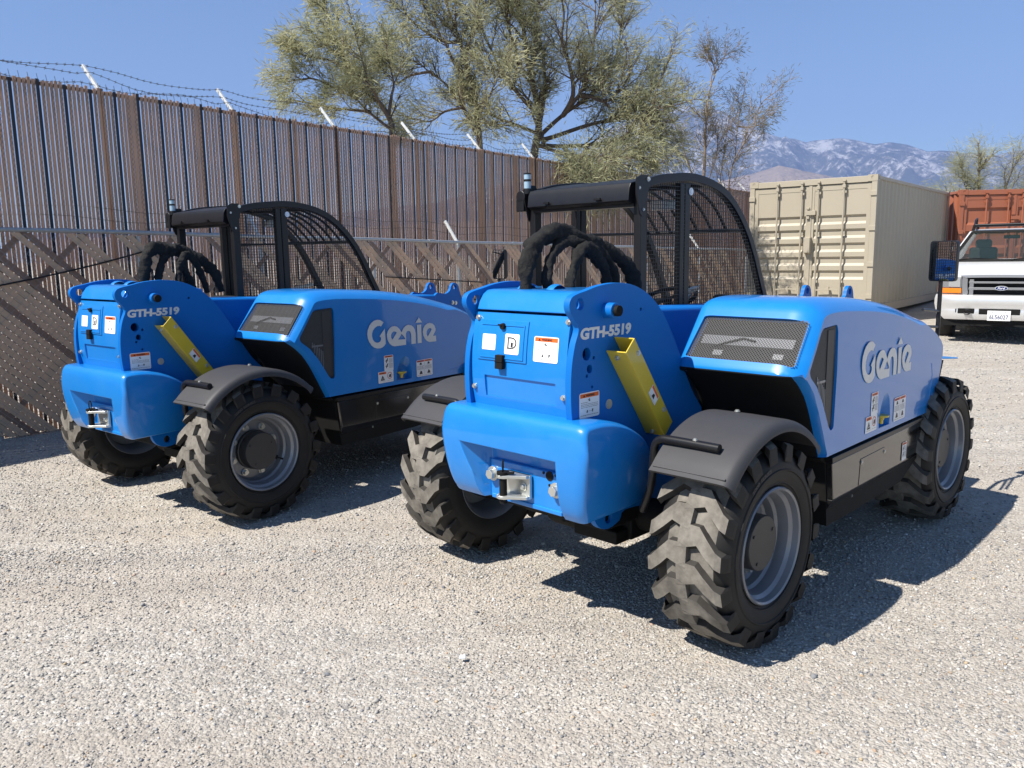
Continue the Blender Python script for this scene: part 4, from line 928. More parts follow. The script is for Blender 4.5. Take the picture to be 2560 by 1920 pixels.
def pickup(loc, rz):
    r_ = empty('pickup_truck', loc, rz); tag(r_, 'white pickup truck facing the yard, with chrome bumper and black roof rack', 'pickup truck')
    W2 = .94
    # body side profile (y back, z up) swept in x with tumblehome
    def shell(prof_x, name, mat_, bevel=.03, parent=r_):
        m = MB(); m.rings(prof_x); return obj(name, m, mat_, parent, bevel=bevel, seg=3)
    def sect(y, z0, z1, w0, w1): return [(-w0,y,z0),(-w1,y,z1),(w1,y,z1),(w0,y,z0)]
    body = shell([sect(.125,.62,1.085,.545,.535), sect(.29,.56,1.115,.86,.80), sect(.36,.52,1.13,.915,.83), sect(.60,.50,1.20,.94,.86), sect(1.32,.50,1.29,.94,.87), sect(1.42,.48,1.30,.94,.88), sect(3.2,.48,1.30,.94,.90), sect(5.4,.50,1.28,.94,.90)], 'body', M['t_white'], .035)
    k = MB()
    for y in (.98, 4.45):
        for s in (-1,1): k.cyl((s*.60,y,.36),(s*1.2,y,.36),.46,28)
    body.modifiers.clear(); k2 = MB(); k2.box(-.80,.80,3.35,5.30,.85,1.6); k.add(k2.v,k2.f); cut(body, k, 40)
    bv = body.modifiers.new('bevel','BEVEL'); bv.width = .025; bv.segments = 3; bv.limit_method='ANGLE'; bv.angle_limit = R_(35); bv.harden_normals = True
    # greenhouse: roof and pillars
    m = MB(); roof = [[(-.55,1.98,1.80),(.55,1.98,1.80),(.58,1.98,1.765),(-.58,1.98,1.765)],[(-.58,2.25,1.84),(.58,2.25,1.84),(.62,2.25,1.785),(-.62,2.25,1.785)],[(-.58,3.1,1.83),(.58,3.1,1.83),(.62,3.1,1.78),(-.62,3.1,1.78)]]
    m.rings(roof); rf = obj('roof', m, M['t_white'], r_, bevel=.03, seg=3)
    m = MB()
    for s in (-1,1):
        m.hexa([(s*.86,1.22,1.29),(s*.80,1.22,1.29),(s*.80,1.34,1.29),(s*.86,1.34,1.29)],[(s*.625,2.0,1.80),(s*.555,2.0,1.80),(s*.555,2.08,1.80),(s*.625,2.08,1.80)])
        m.hexa([(s*.90,3.05,1.29),(s*.83,3.05,1.29),(s*.83,3.2,1.29),(s*.90,3.2,1.29)],[(s*.625,2.98,1.80),(s*.555,2.98,1.80),(s*.555,3.1,1.80),(s*.625,3.1,1.80)])
        m.hexa([(s*.89,2.25,1.29),(s*.84,2.25,1.29),(s*.84,2.35,1.29),(s*.89,2.35,1.29)],[(s*.625,2.28,1.80),(s*.575,2.28,1.80),(s*.575,2.36,1.80),(s*.625,2.36,1.80)])
    obj('pillar', m, M['t_white'], r_, bevel=.012)
    m = MB(); m.add([(-.80,1.245,1.305),(.80,1.245,1.305),(.565,1.985,1.775),(-.565,1.985,1.775)],[(0,1,2,3)]); ws = obj('windscreen', m, M['t_glass'], r_, smooth=None)
    m = MB(); 
    for a, b in (((-.82,1.24,1.30),(-.575,1.99,1.785)),((.82,1.24,1.30),(.575,1.99,1.785)),((-.58,1.985,1.785),(.58,1.985,1.785)),((-.83,1.235,1.296),(.83,1.235,1.296))): m.bar(a,b,.045,.02,(0,-1,.6))
    obj('windscreen_seal', m, M['dull_black'], ws)
    m = MB(); m.tube([(-.72,1.22,1.315),(-.45,1.26,1.335),(-.05,1.25,1.312)],.009,6); m.tube([(.05,1.22,1.312),(.4,1.27,1.335),(.75,1.27,1.33)],.009,6); obj('wiper', m, M['dull_black'], ws)
    m = MB(); m.box(-.10,.14,1.93,1.95,1.66,1.72); obj('interior_mirror', m, M['dull_black'], ws, bevel=.01)
    m = MB(); m.add([(-.84,1.5,1.31),(-.88,3.05,1.31),(-.60,3.0,1.77),(-.60,2.08,1.77)],[(0,1,2,3)]); m.add([(.84,1.5,1.31),(.88,3.05,1.31),(.60,3.0,1.77),(.60,2.08,1.77)],[(0,1,2,3)]); obj('side_window', m, M['t_glass'], r_, smooth=None)
    m = MB(); m.box(-.80,.80,1.30,1.62,1.24,1.315); da = obj('dashboard', m, M['interior'], r_, bevel=.02)
    for x in (-.42, .42):
        m = MB(); m.box(x-.22,x+.22,2.35,2.52,1.1,1.52); m.box(x-.13,x+.13,2.36,2.46,1.50,1.66); obj('seat', m, M['interior'], r_, bevel=.06, seg=4)
    m = MB(); m.tube([(.42+.19*math.cos(a),1.75+.05*math.sin(a),1.30+.17*math.sin(a)) for a in np.linspace(0,2*math.pi,21)[:-1]],.014,8,loop=True); obj('steering_wheel', m, M['interior'], r_)
    # grille
    m = MB(); q = smooth_poly([(-.535,1.045),(-.48,1.085),(.48,1.085),(.535,1.045),(.52,.80),(.45,.735),(-.45,.735),(-.52,.80)], k=5)
    qi = [(x*.86,.91+(z-.91)*.80) for x, z in q]
    m.rings([[(x,.16,z) for x, z in q],[(x,.02,z) for x, z in q],[(x,.012,z) for x, z in qi],[(x,.08,z) for x, z in qi]], caps=False)
    gr = obj('grille', m, M['t_grey'], r_, smooth=40)
    m = MB(); m.add([(x,.075,z) for x, z in qi],[list(range(len(qi)))]); obj('grille_mesh', m, M['dull_black'], gr, smooth=None)
    m = MB()
    for z, h in ((.975,.030),(.880,.038)): m.box(-.445,.445,.022,.07,z-h/2,z+h/2)
    for s in (-1,1): m.box(s*.405-.03,s*.405+.03,.024,.07,.78,1.02)
    obj('grille_bar', m, M['t_grey'], gr, bevel=.006)
    m = MB(); m.rings([[(.090*math.cos(a),.024,.888+.036*math.sin(a)) for a in np.linspace(0,2*math.pi,33)[:-1]],[(.086*math.cos(a),.008,.888+.033*math.sin(a)) for a in np.linspace(0,2*math.pi,33)[:-1]]]); bd = obj('badge', m, M['chrome'], gr)
    m = MB(); m.add([(.078*math.cos(a),.0065,.888+.027*math.sin(a)) for a in np.linspace(0,2*math.pi,33)[:-1]],[list(range(32))]); put_text(m,'Ford',(-.05,.0055,.872),(1,0,0),(0,0,1),.10,.034,1,0,.01,.3); obj('badge_face', m, ['navy','white'], bd, smooth=None)
    for s in (-1,1):
        m = MB(); m.hexa([(s*.545,.075,.885),(s*.835,.20,.885),(s*.825,.22,1.045),(s*.545,.085,1.055)],[(s*.545,.16,.885),(s*.835,.28,.885),(s*.825,.30,1.045),(s*.545,.17,1.055)]); hl = obj('headlight', m, M['t_grey'], r_, bevel=.01)
        m = MB(); m.hexa([(s*.565,.073,.90),(s*.735,.146,.90),(s*.735,.146,1.03),(s*.565,.077,1.04)],[(s*.565,.09,.90),(s*.735,.16,.90),(s*.735,.16,1.03),(s*.565,.09,1.04)]); obj('headlight_lens', m, M['hl'], hl, bevel=.02, seg=4)
        m = MB(); m.hexa([(s*.545,.070,.800),(s*.850,.195,.800),(s*.845,.200,.880),(s*.545,.075,.880)],[(s*.545,.14,.800),(s*.90,.50,.800),(s*.90,.50,.880),(s*.545,.14,.880)]); obj('turn_signal', m, M['amber'], hl, bevel=.008)
        m = MB(); m.hexa([(s*.84,.19,.80),(s*.87,.21,.80),(s*.865,.22,1.045),(s*.83,.205,1.045)],[(s*.90,.55,.80),(s*.93,.55,.80),(s*.92,.55,1.05),(s*.90,.55,1.05)]); obj('corner_lens', m, M['amber'], hl, bevel=.006)
    # bumper
    def bs(z, d, wd): return [(x, d + .16*max(0,(abs(x)-.55)/.37)**2, z) for x in np.linspace(-wd,wd,25)]
    m = MB(); rr = [bs(.785,.02,.90),bs(.77,-.09,.90),bs(.72,-.11,.91),bs(.64,-.105,.91),bs(.58,-.07,.90),bs(.55,-.075,.89),bs(.47,-.085,.87),bs(.40,-.05,.84),bs(.40,.08,.84)]
    m.rings(rr, closed=False, caps=False); bp_ = obj('front_bumper', m, M['chrome'], r_, smooth=60)
    m = MB()
    m.box(-.275,.275,-.088,-.05,.485,.575)
    for s in (-1,1): m.box(s*.45-.115,s*.45+.115,-.088,-.05,.495,.575); m.box(s*.60-.0,s*.60+.02,-.08,-.05,.5,.57)
    obj('bumper_slot', m, M['dull_black'], bp_, bevel=.012)
    for s in (-1,1):
        m = MB(); m.tube([(s*.43+.045*math.cos(a),-.11-.03*abs(math.sin(a)),.52+.035*math.sin(a)) for a in np.linspace(0,2*math.pi,15)[:-1]],.010,6,loop=True); obj('tow_hook', m, M['black'], bp_)
    m = MB(); m.box(-.155,.155,-.108,-.098,.395,.548); pl = obj('number_plate', m, M['white'], bp_, bevel=.004)
    m = MB(); put_text(m,'6L56027',(-.125,-.1085,.418),(1,0,0),(0,0,1),.25,.066,0,.0008,.012); 
    for x in (-.09,.08): m.cyl((x,-.108,.528),(x,-.111,.528),.006,8)
    obj('plate_number', m, M['navy'], pl, smooth=None)
    m = MB(); put_text(m,'EXEMPT',(-.05,-.1085,.505),(1,0,0),(0,0,1),.10,.02,0,.0008) if False else None
    m = MB(); m.box(-.80,.80,.0,.2,.30,.45); m.box(-.7,.7,.5,5.0,.35,.5); m.cyl((-.7,.98,.36),(.7,.98,.36),.06,10); m.cyl((-.7,4.45,.36),(.7,4.45,.36),.08,10); obj('underbody', m, M['dull_black'], r_)
    for y in (.98, 4.45):
        for s in (-1,1):
            m = MB(); m.lathe([(.20,-.11),(.30,-.125),(.345,-.11),(.362,-.085),(.366,0),(.362,.085),(.345,.11),(.30,.125),(.20,.11)], c=(s*.80,y,.366), n=40, ax='x'); ty = obj('wheel', m, M['rubber'], r_)
            m = MB(); m.lathe([(.205,s*.10),(.19,s*.085),(.17,s*.04),(.08,s*.06),(.0,s*.07)], c=(s*.80,y,.366), n=28, ax='x'); obj('rim', m, M['rim'], ty)
    for s in (-1,1):
        m = MB(); m.obox((s*1.04,1.55,1.39),((1,0,0),(0,1,0),(0,0,1)),(.095,.05,.085)); m.bar((s*.90,1.58,1.31),(s*.98,1.56,1.36),.04,.03); obj('door_mirror', m, M['dull_black'], r_, bevel=.02)
    # roof rack
    rk = MB(); z = 1.905
    for y in (2.02, 3.0): rk.cyl((-.56,y,z),(.56,y,z),.018,8)
    for x in (-.56,.56): rk.cyl((x,2.02,z),(x,3.0,z),.018,8); rk.tube([(x,1.98,1.89),(x,2.20,2.0),(x,2.62,2.04),(x,2.62,1.91)],.012,8)
    for x in (-.56,.56):
        for y in (2.2,2.32,2.44,2.55): rk.cyl((x,y,1.905),(x,y,2.0+.04*(y-2.2)/.4),.008,6)
        for y in (2.1,2.95): rk.bar((x*1.06,y,1.76),(x,y,1.905),.05,.02,(0,1,0))
    rk.box(-.56,.56,1.96,2.03,1.868,1.888)
    for y in (2.25,2.5,2.75): rk.cyl((-.56,y,z),(.56,y,z),.009,6)
    obj('roof_rack', rk, M['black'], r_)
    return r_
pickup((7.55,12.50,.03), R_(-33.4))
# ================================================================== GROUND
def ground_material():
    m = bpy.data.materials.new('pale_gravel_ground'); m.use_nodes = True; n = m.node_tree.nodes; l = m.node_tree.links; b = n['Principled BSDF']
    b.inputs['Roughness'].default_value = .95; b.inputs['Specular IOR Level'].default_value = .15
    tc = n.new('ShaderNodeTexCoord')
    def vor(sc): 
        v = n.new('ShaderNodeTexVoronoi'); v.inputs['Scale'].default_value = sc; l.new(tc.outputs['Object'], v.inputs['Vector']); return v
    def noise(sc, det=6, rough=.6):
        t = n.new('ShaderNodeTexNoise'); t.inputs['Scale'].default_value = sc; t.inputs['Detail'].default_value = det; t.inputs['Roughness'].default_value = rough; l.new(tc.outputs['Object'], t.inputs['Vector']); return t
    v1, v2 = vor(74), vor(140)
    sep = n.new('ShaderNodeSeparateColor'); l.new(v1.outputs['Color'], sep.inputs[0])
    cr = n.new('ShaderNodeValToRGB'); cr.color_ramp.interpolation = 'LINEAR'
    els = [(0,(.25,.24,.225)),(.16,(.31,.292,.265)),(.34,(.385,.357,.315)),(.55,(.42,.395,.355)),(.72,(.37,.335,.29)),(.86,(.45,.428,.39)),(.95,(.52,.505,.475)),(1,(.33,.27,.215))]
    e = cr.color_ramp.elements; e[0].position, e[0].color = els[0][0], (*els[0][1],1); e[1].position, e[1].color = els[-1][0], (*els[-1][1],1)
    for p, c in els[1:-1]: q = e.new(p); q.color = (*c,1)
    l.new(sep.outputs[0], cr.inputs[0])
    sand = n.new('ShaderNodeMix'); sand.data_type = 'RGBA'; sand.inputs['B'].default_value = (.40,.355,.30,1); l.new(cr.outputs[0], sand.inputs['A'])
    nz = noise(.55, 8, .62)
    mp = n.new('ShaderNodeMapping'); mp.inputs['Rotation'].default_value = (0,0,R_(-38)); mp.inputs['Scale'].default_value = (.30,1.5,1); l.new(tc.outputs['Object'], mp.inputs[0])
    trk = noise(1.0, 6, .55); l.new(mp.outputs[0], trk.inputs['Vector']); rp = n.new('ShaderNodeValToRGB'); rp.color_ramp.elements[0].position = .42; rp.color_ramp.elements[1].position = .64; rp.color_ramp.elements[1].color = (.8,.8,.8,1); mxv = n.new('ShaderNodeMath'); mxv.operation = 'MULTIPLY_ADD'; mxv.inputs[1].default_value = .6; l.new(trk.outputs['Fac'], mxv.inputs[0]); hv = n.new('ShaderNodeMath'); hv.operation = 'MULTIPLY'; hv.inputs[1].default_value = .4; l.new(nz.outputs['Fac'], hv.inputs[0]); l.new(hv.outputs[0], mxv.inputs[2]); l.new(mxv.outputs[0], rp.inputs[0]); l.new(rp.outputs[0], sand.inputs['Factor'])
    big = noise(2.3, 6); l.new(mp.outputs[0], big.inputs['Vector']); rp2 = n.new('ShaderNodeValToRGB'); rp2.color_ramp.elements[0].position = .3; rp2.color_ramp.elements[1].position = .7; rp2.color_ramp.elements[0].color = (.84,.83,.82,1); rp2.color_ramp.elements[1].color = (1.10,1.09,1.07,1); l.new(big.outputs['Fac'], rp2.inputs[0])
    mul = n.new('ShaderNodeMix'); mul.data_type = 'RGBA'; mul.blend_type = 'MULTIPLY'; mul.inputs['Factor'].default_value = 1; l.new(sand.outputs['Result'], mul.inputs['A']); l.new(rp2.outputs[0], mul.inputs['B'])
    l.new(mul.outputs['Result'], b.inputs['Base Color'])
    inv = n.new('ShaderNodeMath'); inv.operation = 'MULTIPLY_ADD'; inv.inputs[1].default_value = -1.0; inv.inputs[2].default_value = 1.0; l.new(v1.outputs['Distance'], inv.inputs[0])
    ad = n.new('ShaderNodeMath'); ad.operation = 'MULTIPLY_ADD'; ad.inputs[1].default_value = -.45; l.new(v2.outputs['Distance'], ad.inputs[0]); l.new(inv.outputs[0], ad.inputs[2])
    fine = noise(260, 3); ad2 = n.new('ShaderNodeMath'); ad2.operation = 'MULTIPLY_ADD'; ad2.inputs[1].default_value = .25; l.new(fine.outputs['Fac'], ad2.inputs[0]); l.new(ad.outputs[0], ad2.inputs[2])
    bp = n.new('ShaderNodeBump'); bp.inputs['Strength'].default_value = .75; bp.inputs['Distance'].default_value = .009; l.new(ad2.outputs[0], bp.inputs['Height'])
    lump = noise(5, 5); bp2 = n.new('ShaderNodeBump'); bp2.inputs['Strength'].default_value = .5; bp2.inputs['Distance'].default_value = .06; l.new(lump.outputs['Fac'], bp2.inputs['Height']); l.new(bp2.outputs['Normal'], bp.inputs['Normal'])
    l.new(bp.outputs['Normal'], b.inputs['Normal'])
    return m
def axis(a):
    v = np.concatenate([np.linspace(0, 14, 57), np.geomspace(14.6, a, 42)]); return np.concatenate([-v[::-1][:-1], v])
xs = axis(11000); ys = axis(11000)
NX, NY = len(xs), len(ys)
def micro(x, y):
    f = math.exp(-((x)**2+(y-4)**2)/160.0)
    return f*(.012*math.sin(x*1.7+.6*y)*math.sin(y*1.3-.4*x) + .007*math.sin(3.1*x+1.0)*math.sin(2.7*y+.5*x)) - .004*f
gv = [(x, y, ground_z(x, y)+micro(x, y)) for y in ys for x in xs]
gf = [(j*NX+i, j*NX+i+1, (j+1)*NX+i+1, (j+1)*NX+i) for j in range(NY-1) for i in range(NX-1)]
gm = MB(); gm.v = gv; gm.f = gf; gm.m = [0]*len(gf)
g_o = obj('ground', gm, ground_material(), smooth=None)
g_o.data.polygons.foreach_set('use_smooth', np.ones(len(g_o.data.polygons), dtype=bool)); tag(g_o, kind='structure')

# loose stones lying on the yard: one object, denser near the camera
def stones():
    rs = np.random.RandomState(4)
    ico = bmesh.new(); bmesh.ops.create_icosphere(ico, subdivisions=1, radius=1.0); iv = np.array([v.co[:] for v in ico.verts]); ifc = np.array([[v.index for v in f.verts] for f in ico.faces]); ico.free()
    pts = []; 
    def zone(n, y0, y1, smin, smax, pw=1.0):
        # constant density in plan inside a wedge a little wider than the view
        y = np.sqrt(rs.uniform(y0**2, y1**2, n)); hw = .78*y + .5; x = rs.uniform(-1, 1, n)*hw
        s = smin*(smax/smin)**(rs.uniform(0, 1, n)**pw); pts.append(np.stack([x, y, s], 1))
    zone(52000, 1.7, 4.2, .0030, .0074, 1.3)
    zone(32000, 3.4, 7.5, .0044, .0096, 1.4)
    zone(26000, 6.0, 15, .0080, .0150, 1.6)
    zone(2200, 1.7, 9, .0075, .0145, 1.8)
    P_ = np.concatenate(pts); n = len(P_)
    x, y, s = P_.T
    # patches where stones are sparse (packed fines)
    pat = np.sin(x*1.1+.7*np.sin(y*.9))+np.sin(y*1.4+1.3*np.sin(x*.7)+2)
    keep = rs.uniform(0,1,n) < np.clip(.78+.28*pat, .30, 1.0); x, y, s = x[keep], y[keep], s[keep]; n = len(x)
    nv = len(iv)
    base = iv[None]*(1+rs.uniform(-.28,.28,(n,nv,1)))
    sc = s[:,None]*rs.uniform(.65,1.25,(n,3)); sc[:,2] *= .60
    base = base*sc[:,None,:]
    a = rs.uniform(0,2*np.pi,n); c, sn = np.cos(a)[:,None], np.sin(a)[:,None]
    t = rs.uniform(-.5,.5,n); ct, st = np.cos(t)[:,None], np.sin(t)[:,None]
    by = base[:,:,1]*ct-base[:,:,2]*st; bz = base[:,:,1]*st+base[:,:,2]*ct
    X = base[:,:,0]*c-by*sn+x[:,None]; Y = base[:,:,0]*sn+by*c+y[:,None]
    sx = np.clip((x+1)/5,0,1); gz = sx*sx*(3-2*sx)*np.clip(.03*(y-11),0,.33)
    f = np.exp(-(x**2+(y-4)**2)/160.0); gz = gz+f*(.012*np.sin(x*1.7+.6*y)*np.sin(y*1.3-.4*x)+.007*np.sin(3.1*x+1)*np.sin(2.7*y+.5*x))-.004*f
    Z = bz+gz[:,None]+(s*.28)[:,None]
    V = np.stack([X,Y,Z],2).reshape(-1,3).astype(np.float32)
    F = (ifc[None]+np.arange(n)[:,None,None]*nv).reshape(-1,3).astype(np.int32)
    me = bpy.data.meshes.new('gravel'); me.vertices.add(len(V)); me.vertices.foreach_set('co', V.ravel()); me.loops.add(F.size); me.loops.foreach_set('vertex_index', F.ravel())
    me.polygons.add(len(F)); me.polygons.foreach_set('loop_start', np.arange(0,F.size,3,dtype=np.int32)); me.polygons.foreach_set('loop_total', np.full(len(F),3,dtype=np.int32))
    at = me.attributes.new('tone','FLOAT','FACE'); at.data.foreach_set('value', np.repeat(rs.uniform(0,1,n).astype(np.float32), len(ifc)))
    me.update(calc_edges=True)
    m = bpy.data.materials.new('loose_gravel'); m.use_nodes = True; nn = m.node_tree.nodes; l = m.node_tree.links; b = nn['Principled BSDF']; b.inputs['Roughness'].default_value = .9; b.inputs['Specular IOR Level'].default_value = .2
    A = nn.new('ShaderNodeAttribute'); A.attribute_name = 'tone'; cr = nn.new('ShaderNodeValToRGB'); e = cr.color_ramp.elements
    els = [(0,(.14,.145,.16)),(.05,(.21,.21,.215)),(.18,(.32,.308,.29)),(.42,(.39,.365,.325)),(.62,(.44,.412,.37)),(.80,(.375,.335,.285)),(.90,(.48,.46,.425)),(.96,(.60,.585,.56)),(.978,(.38,.26,.19)),(1,(.42,.33,.21))]
    e[0].position, e[0].color = 0, (*els[0][1],1); e[1].position, e[1].color = 1, (*els[-1][1],1)
    for p, c in els[1:-1]: q = e.new(p); q.color = (*c,1)
    l.new(A.outputs['Fac'], cr.inputs[0]); l.new(cr.outputs[0], b.inputs['Base Color']); me.materials.append(m)
    o = bpy.data.objects.new('gravel', me); COL.objects.link(o); tag(o, 'pale loose gravel scattered over the yard', kind='stuff')
stones()
m = MB(); m.hexa([(0,0,0),(.036,.004,0),(.034,.036,0),(-.002,.030,0)],[(.002,.002,.010),(.033,.006,.008),(.031,.032,.011),(.002,.027,.012)]); pc = obj('plaster_chip', m, M['white'], bevel=.003); pc.location = (-.219,2.904,.008); pc.scale = (.72,.72,.8); tag(pc, 'small white chip lying on the gravel in the open foreground', 'debris')

# ================================================================== TREES
def leaf_mat(name, c1, c2, c3):
    m = bpy.data.materials.new(name); m.use_nodes = True; n = m.node_tree.nodes; l = m.node_tree.links; b = n['Principled BSDF']; b.inputs['Roughness'].default_value = .75; b.inputs['Specular IOR Level'].default_value = .25
    tc = n.new('ShaderNodeTexCoord'); t = n.new('ShaderNodeTexNoise'); t.inputs['Scale'].default_value = 1.1; t.inputs['Detail'].default_value = 6; t.inputs['Roughness'].default_value = .7; l.new(tc.outputs['Object'], t.inputs['Vector'])
    cr = n.new('ShaderNodeValToRGB'); e = cr.color_ramp.elements; e[0].position, e[0].color = .34, (*c1,1); e[1].position, e[1].color = .68, (*c3,1); q = e.new(.5); q.color = (*c2,1)
    l.new(t.outputs['Fac'], cr.inputs[0]); l.new(cr.outputs[0], b.inputs['Base Color'])
    tr = n.new('ShaderNodeBsdfTranslucent'); l.new(cr.outputs[0], tr.inputs['Color']); mx = n.new('ShaderNodeMixShader'); mx.inputs[0].default_value = .40; l.new(b.outputs[0], mx.inputs[1]); l.new(tr.outputs[0], mx.inputs[2]); l.new(mx.outputs[0], n['Material Output'].inputs['Surface'])
    return m
LEAF = leaf_mat('feathery_grey_green_leaves', (.235,.25,.145), (.38,.38,.225), (.52,.49,.29))
LEAF2 = leaf_mat('sparse_dry_leaves', (.11,.115,.06), (.18,.17,.095), (.25,.22,.13))
BARK = pbr('rough_brown_bark', (.085,.060,.046), .9, var=(7,(.14,.11,.09),.8), bump=(16,.6,.03))
TWIG = pbr('pale_brown_twigs', (.30,.23,.175), .85, var=(5,(.10,.075,.06),.8))
def limb_tree(name, base, limbs, label, seed, rad, lm, bark, n1=7, n2=5, l1=1.0, spray=9, size=.30, droop=.25, group=None, start=.25, wisp=1.0):
    """trunk and limbs follow given lines; side branches, twigs and fine feathery leaves grow from them"""
    B = np.array(base); r_ = empty(name, base); tag(r_, label, 'tree', group)
    rg = np.random.RandomState(seed); wood = MB(); V = []
    def leaves(p, d, k):
        for _ in range(k):
            b = p + rg.normal(0, size*.34, 3); dv = d*.9 + rg.normal(0,.42,3); dv[2] -= droop*rg.uniform(0,1.2); dv /= np.linalg.norm(dv)
            ln = rg.uniform(.35,1.0)*size; w2 = rg.uniform(.0035,.0085); sd = np.cross(dv, rg.normal(0,1,3)); sd /= np.linalg.norm(sd)
            e = b+dv*ln; e[2] -= droop*ln*.25; mp = b+dv*ln*.5
            V.append((b, mp+sd*w2, e, mp-sd*w2))
    def branch(p, d, length, r, lvl):
        n = 5; pts = [p]; dd = d.copy()
        for i in range(n):
            dd = dd + rg.normal(0,.13,3); dd[2] += .05 if lvl == 1 else -.01; dd /= np.linalg.norm(dd); pts.append(pts[-1]+dd*length/n)
        wood.tube(pts, [max(.0035, r*(1-.75*i/n)) for i in range(n+1)], 5 if lvl == 1 else 3, caps=False)
        if lvl == 2:
            for i in range(1, n+1): leaves(pts[i], (pts[i]-pts[i-1])/np.linalg.norm(pts[i]-pts[i-1]), rg.poisson(spray))
            return
        for i in range(2, n+1): leaves(pts[i], dd, rg.poisson(spray*.45))
        for _ in range(rg.poisson(n2)+1):
            i = rg.randint(1, n+1); q = pts[i]; perp = rg.normal(0,1,3); perp -= dd*np.dot(perp,dd); perp /= np.linalg.norm(perp); a = rg.uniform(.3,.95)
            nd = dd*math.cos(a)+perp*math.sin(a); nd[2] += .05; nd /= np.linalg.norm(nd); branch(q, nd, length*rg.uniform(.40,.75), r*.5, 2)
    for li, L in enumerate(limbs):
        if li:                                            # start every limb on the nearest older wood
            q = allp[np.argmin(((allp-np.array(L[0]))**2).sum(1)+.15*np.maximum(0,allp[:,2]-L[0][2]))]
            if np.linalg.norm(q-np.array(L[0])) > .03: L = [tuple(q)]+list(L)
        P_ = np.array(smooth_poly(L, closed=False, k=4))
        allp = P_ if not li else np.concatenate([allp, P_])
        P_ = P_-B
        if li == 0: P_ = np.concatenate([[[0,0,-.05]], P_])
        n = len(P_); r0 = rad*(1.35 if li == 0 else .75 if len(L) > 4 else .5)
        wood.tube(list(P_), [max(.010, r0*(1-.85*(i/(n-1))**.8)) for i in range(n)], 8, caps=False)
        ln = np.linalg.norm(np.diff(P_,axis=0),axis=1); tot = ln.sum(); cum = np.concatenate([[0],np.cumsum(ln)])
        first = (start if li else .55)
        for _ in range(int(n1*max(1.0, tot*(1-first)))):
            t = rg.uniform(first, 1.0)*tot; i = min(n-2, max(0, np.searchsorted(cum, t)-1)); f = (t-cum[i])/max(1e-6,ln[i]); q = P_[i]+(P_[i+1]-P_[i])*f
            d = (P_[i+1]-P_[i])/max(1e-6,ln[i]); perp = rg.normal(0,1,3); perp -= d*np.dot(perp,d); perp /= np.linalg.norm(perp); a = rg.uniform(.3,1.0)
            nd = d*math.cos(a)+perp*math.sin(a); nd[2] += .10; nd /= np.linalg.norm(nd); branch(q, nd, l1*rg.uniform(.5,1.1)*(1-.35*t/tot), max(.008, r0*.30), 1)
        branch(P_[-1], (P_[-1]-P_[-2])/max(1e-6,np.linalg.norm(P_[-1]-P_[-2])), l1*.55, .010, 1)
    A = np.array(V, dtype=np.float32).reshape(-1,3); n = len(V)
    me = bpy.data.meshes.new('crown'); me.vertices.add(len(A)); me.vertices.foreach_set('co', A.ravel()); me.loops.add(4*n); me.loops.foreach_set('vertex_index', np.arange(4*n,dtype=np.int32)); me.polygons.add(n); me.polygons.foreach_set('loop_start', np.arange(0,4*n,4,dtype=np.int32)); me.polygons.foreach_set('loop_total', np.full(n,4,dtype=np.int32)); me.update(calc_edges=True)
    me.materials.append(lm); o = bpy.data.objects.new('crown', me); COL.objects.link(o); o.parent = r_
    obj('trunk', wood, bark, r_, smooth=60)
    return n
GRP = 'feathery trees behind the tall fence'
T1 = [[(-1.96,14.0,3.38),(-1.94,14.0,3.72),(-2.1,14.0,4.03),(-2.32,14.0,4.23),(-2.58,14.0,4.52),(-2.73,14.0,4.94),(-2.88,14.0,5.33),(-2.96,14.0,5.65)],[(-2.01,14.0,3.68),(-2.31,13.95,3.92),(-2.5,13.91,4.12),(-2.65,13.88,4.24),(-2.82,13.85,4.19)],[(-1.96,14.0,3.77),(-2.12,13.62,4.1),(-2.19,13.35,4.26),(-2.25,13.1,4.62),(-2.32,12.86,5.02)],[(-1.98,14.0,3.89),(-1.93,14.04,4.18),(-1.89,14.07,4.4),(-1.96,14.09,4.75),(-2.01,14.12,5.06)],[(-2.58,14.0,4.52),(-2.89,13.94,4.73),(-3.19,13.89,4.78),(-3.42,13.84,4.83)],[(-2.52,14.0,4.14),(-2.91,13.92,4.33),(-3.2,13.86,4.44),(-3.54,13.81,4.39)],[(-2.31,14.0,3.93),(-2.74,13.83,3.95),(-3.08,13.71,3.99),(-3.36,13.59,4.04)],[(-2.66,14.0,4.74),(-2.81,13.59,4.84),(-2.94,13.29,4.92)]]
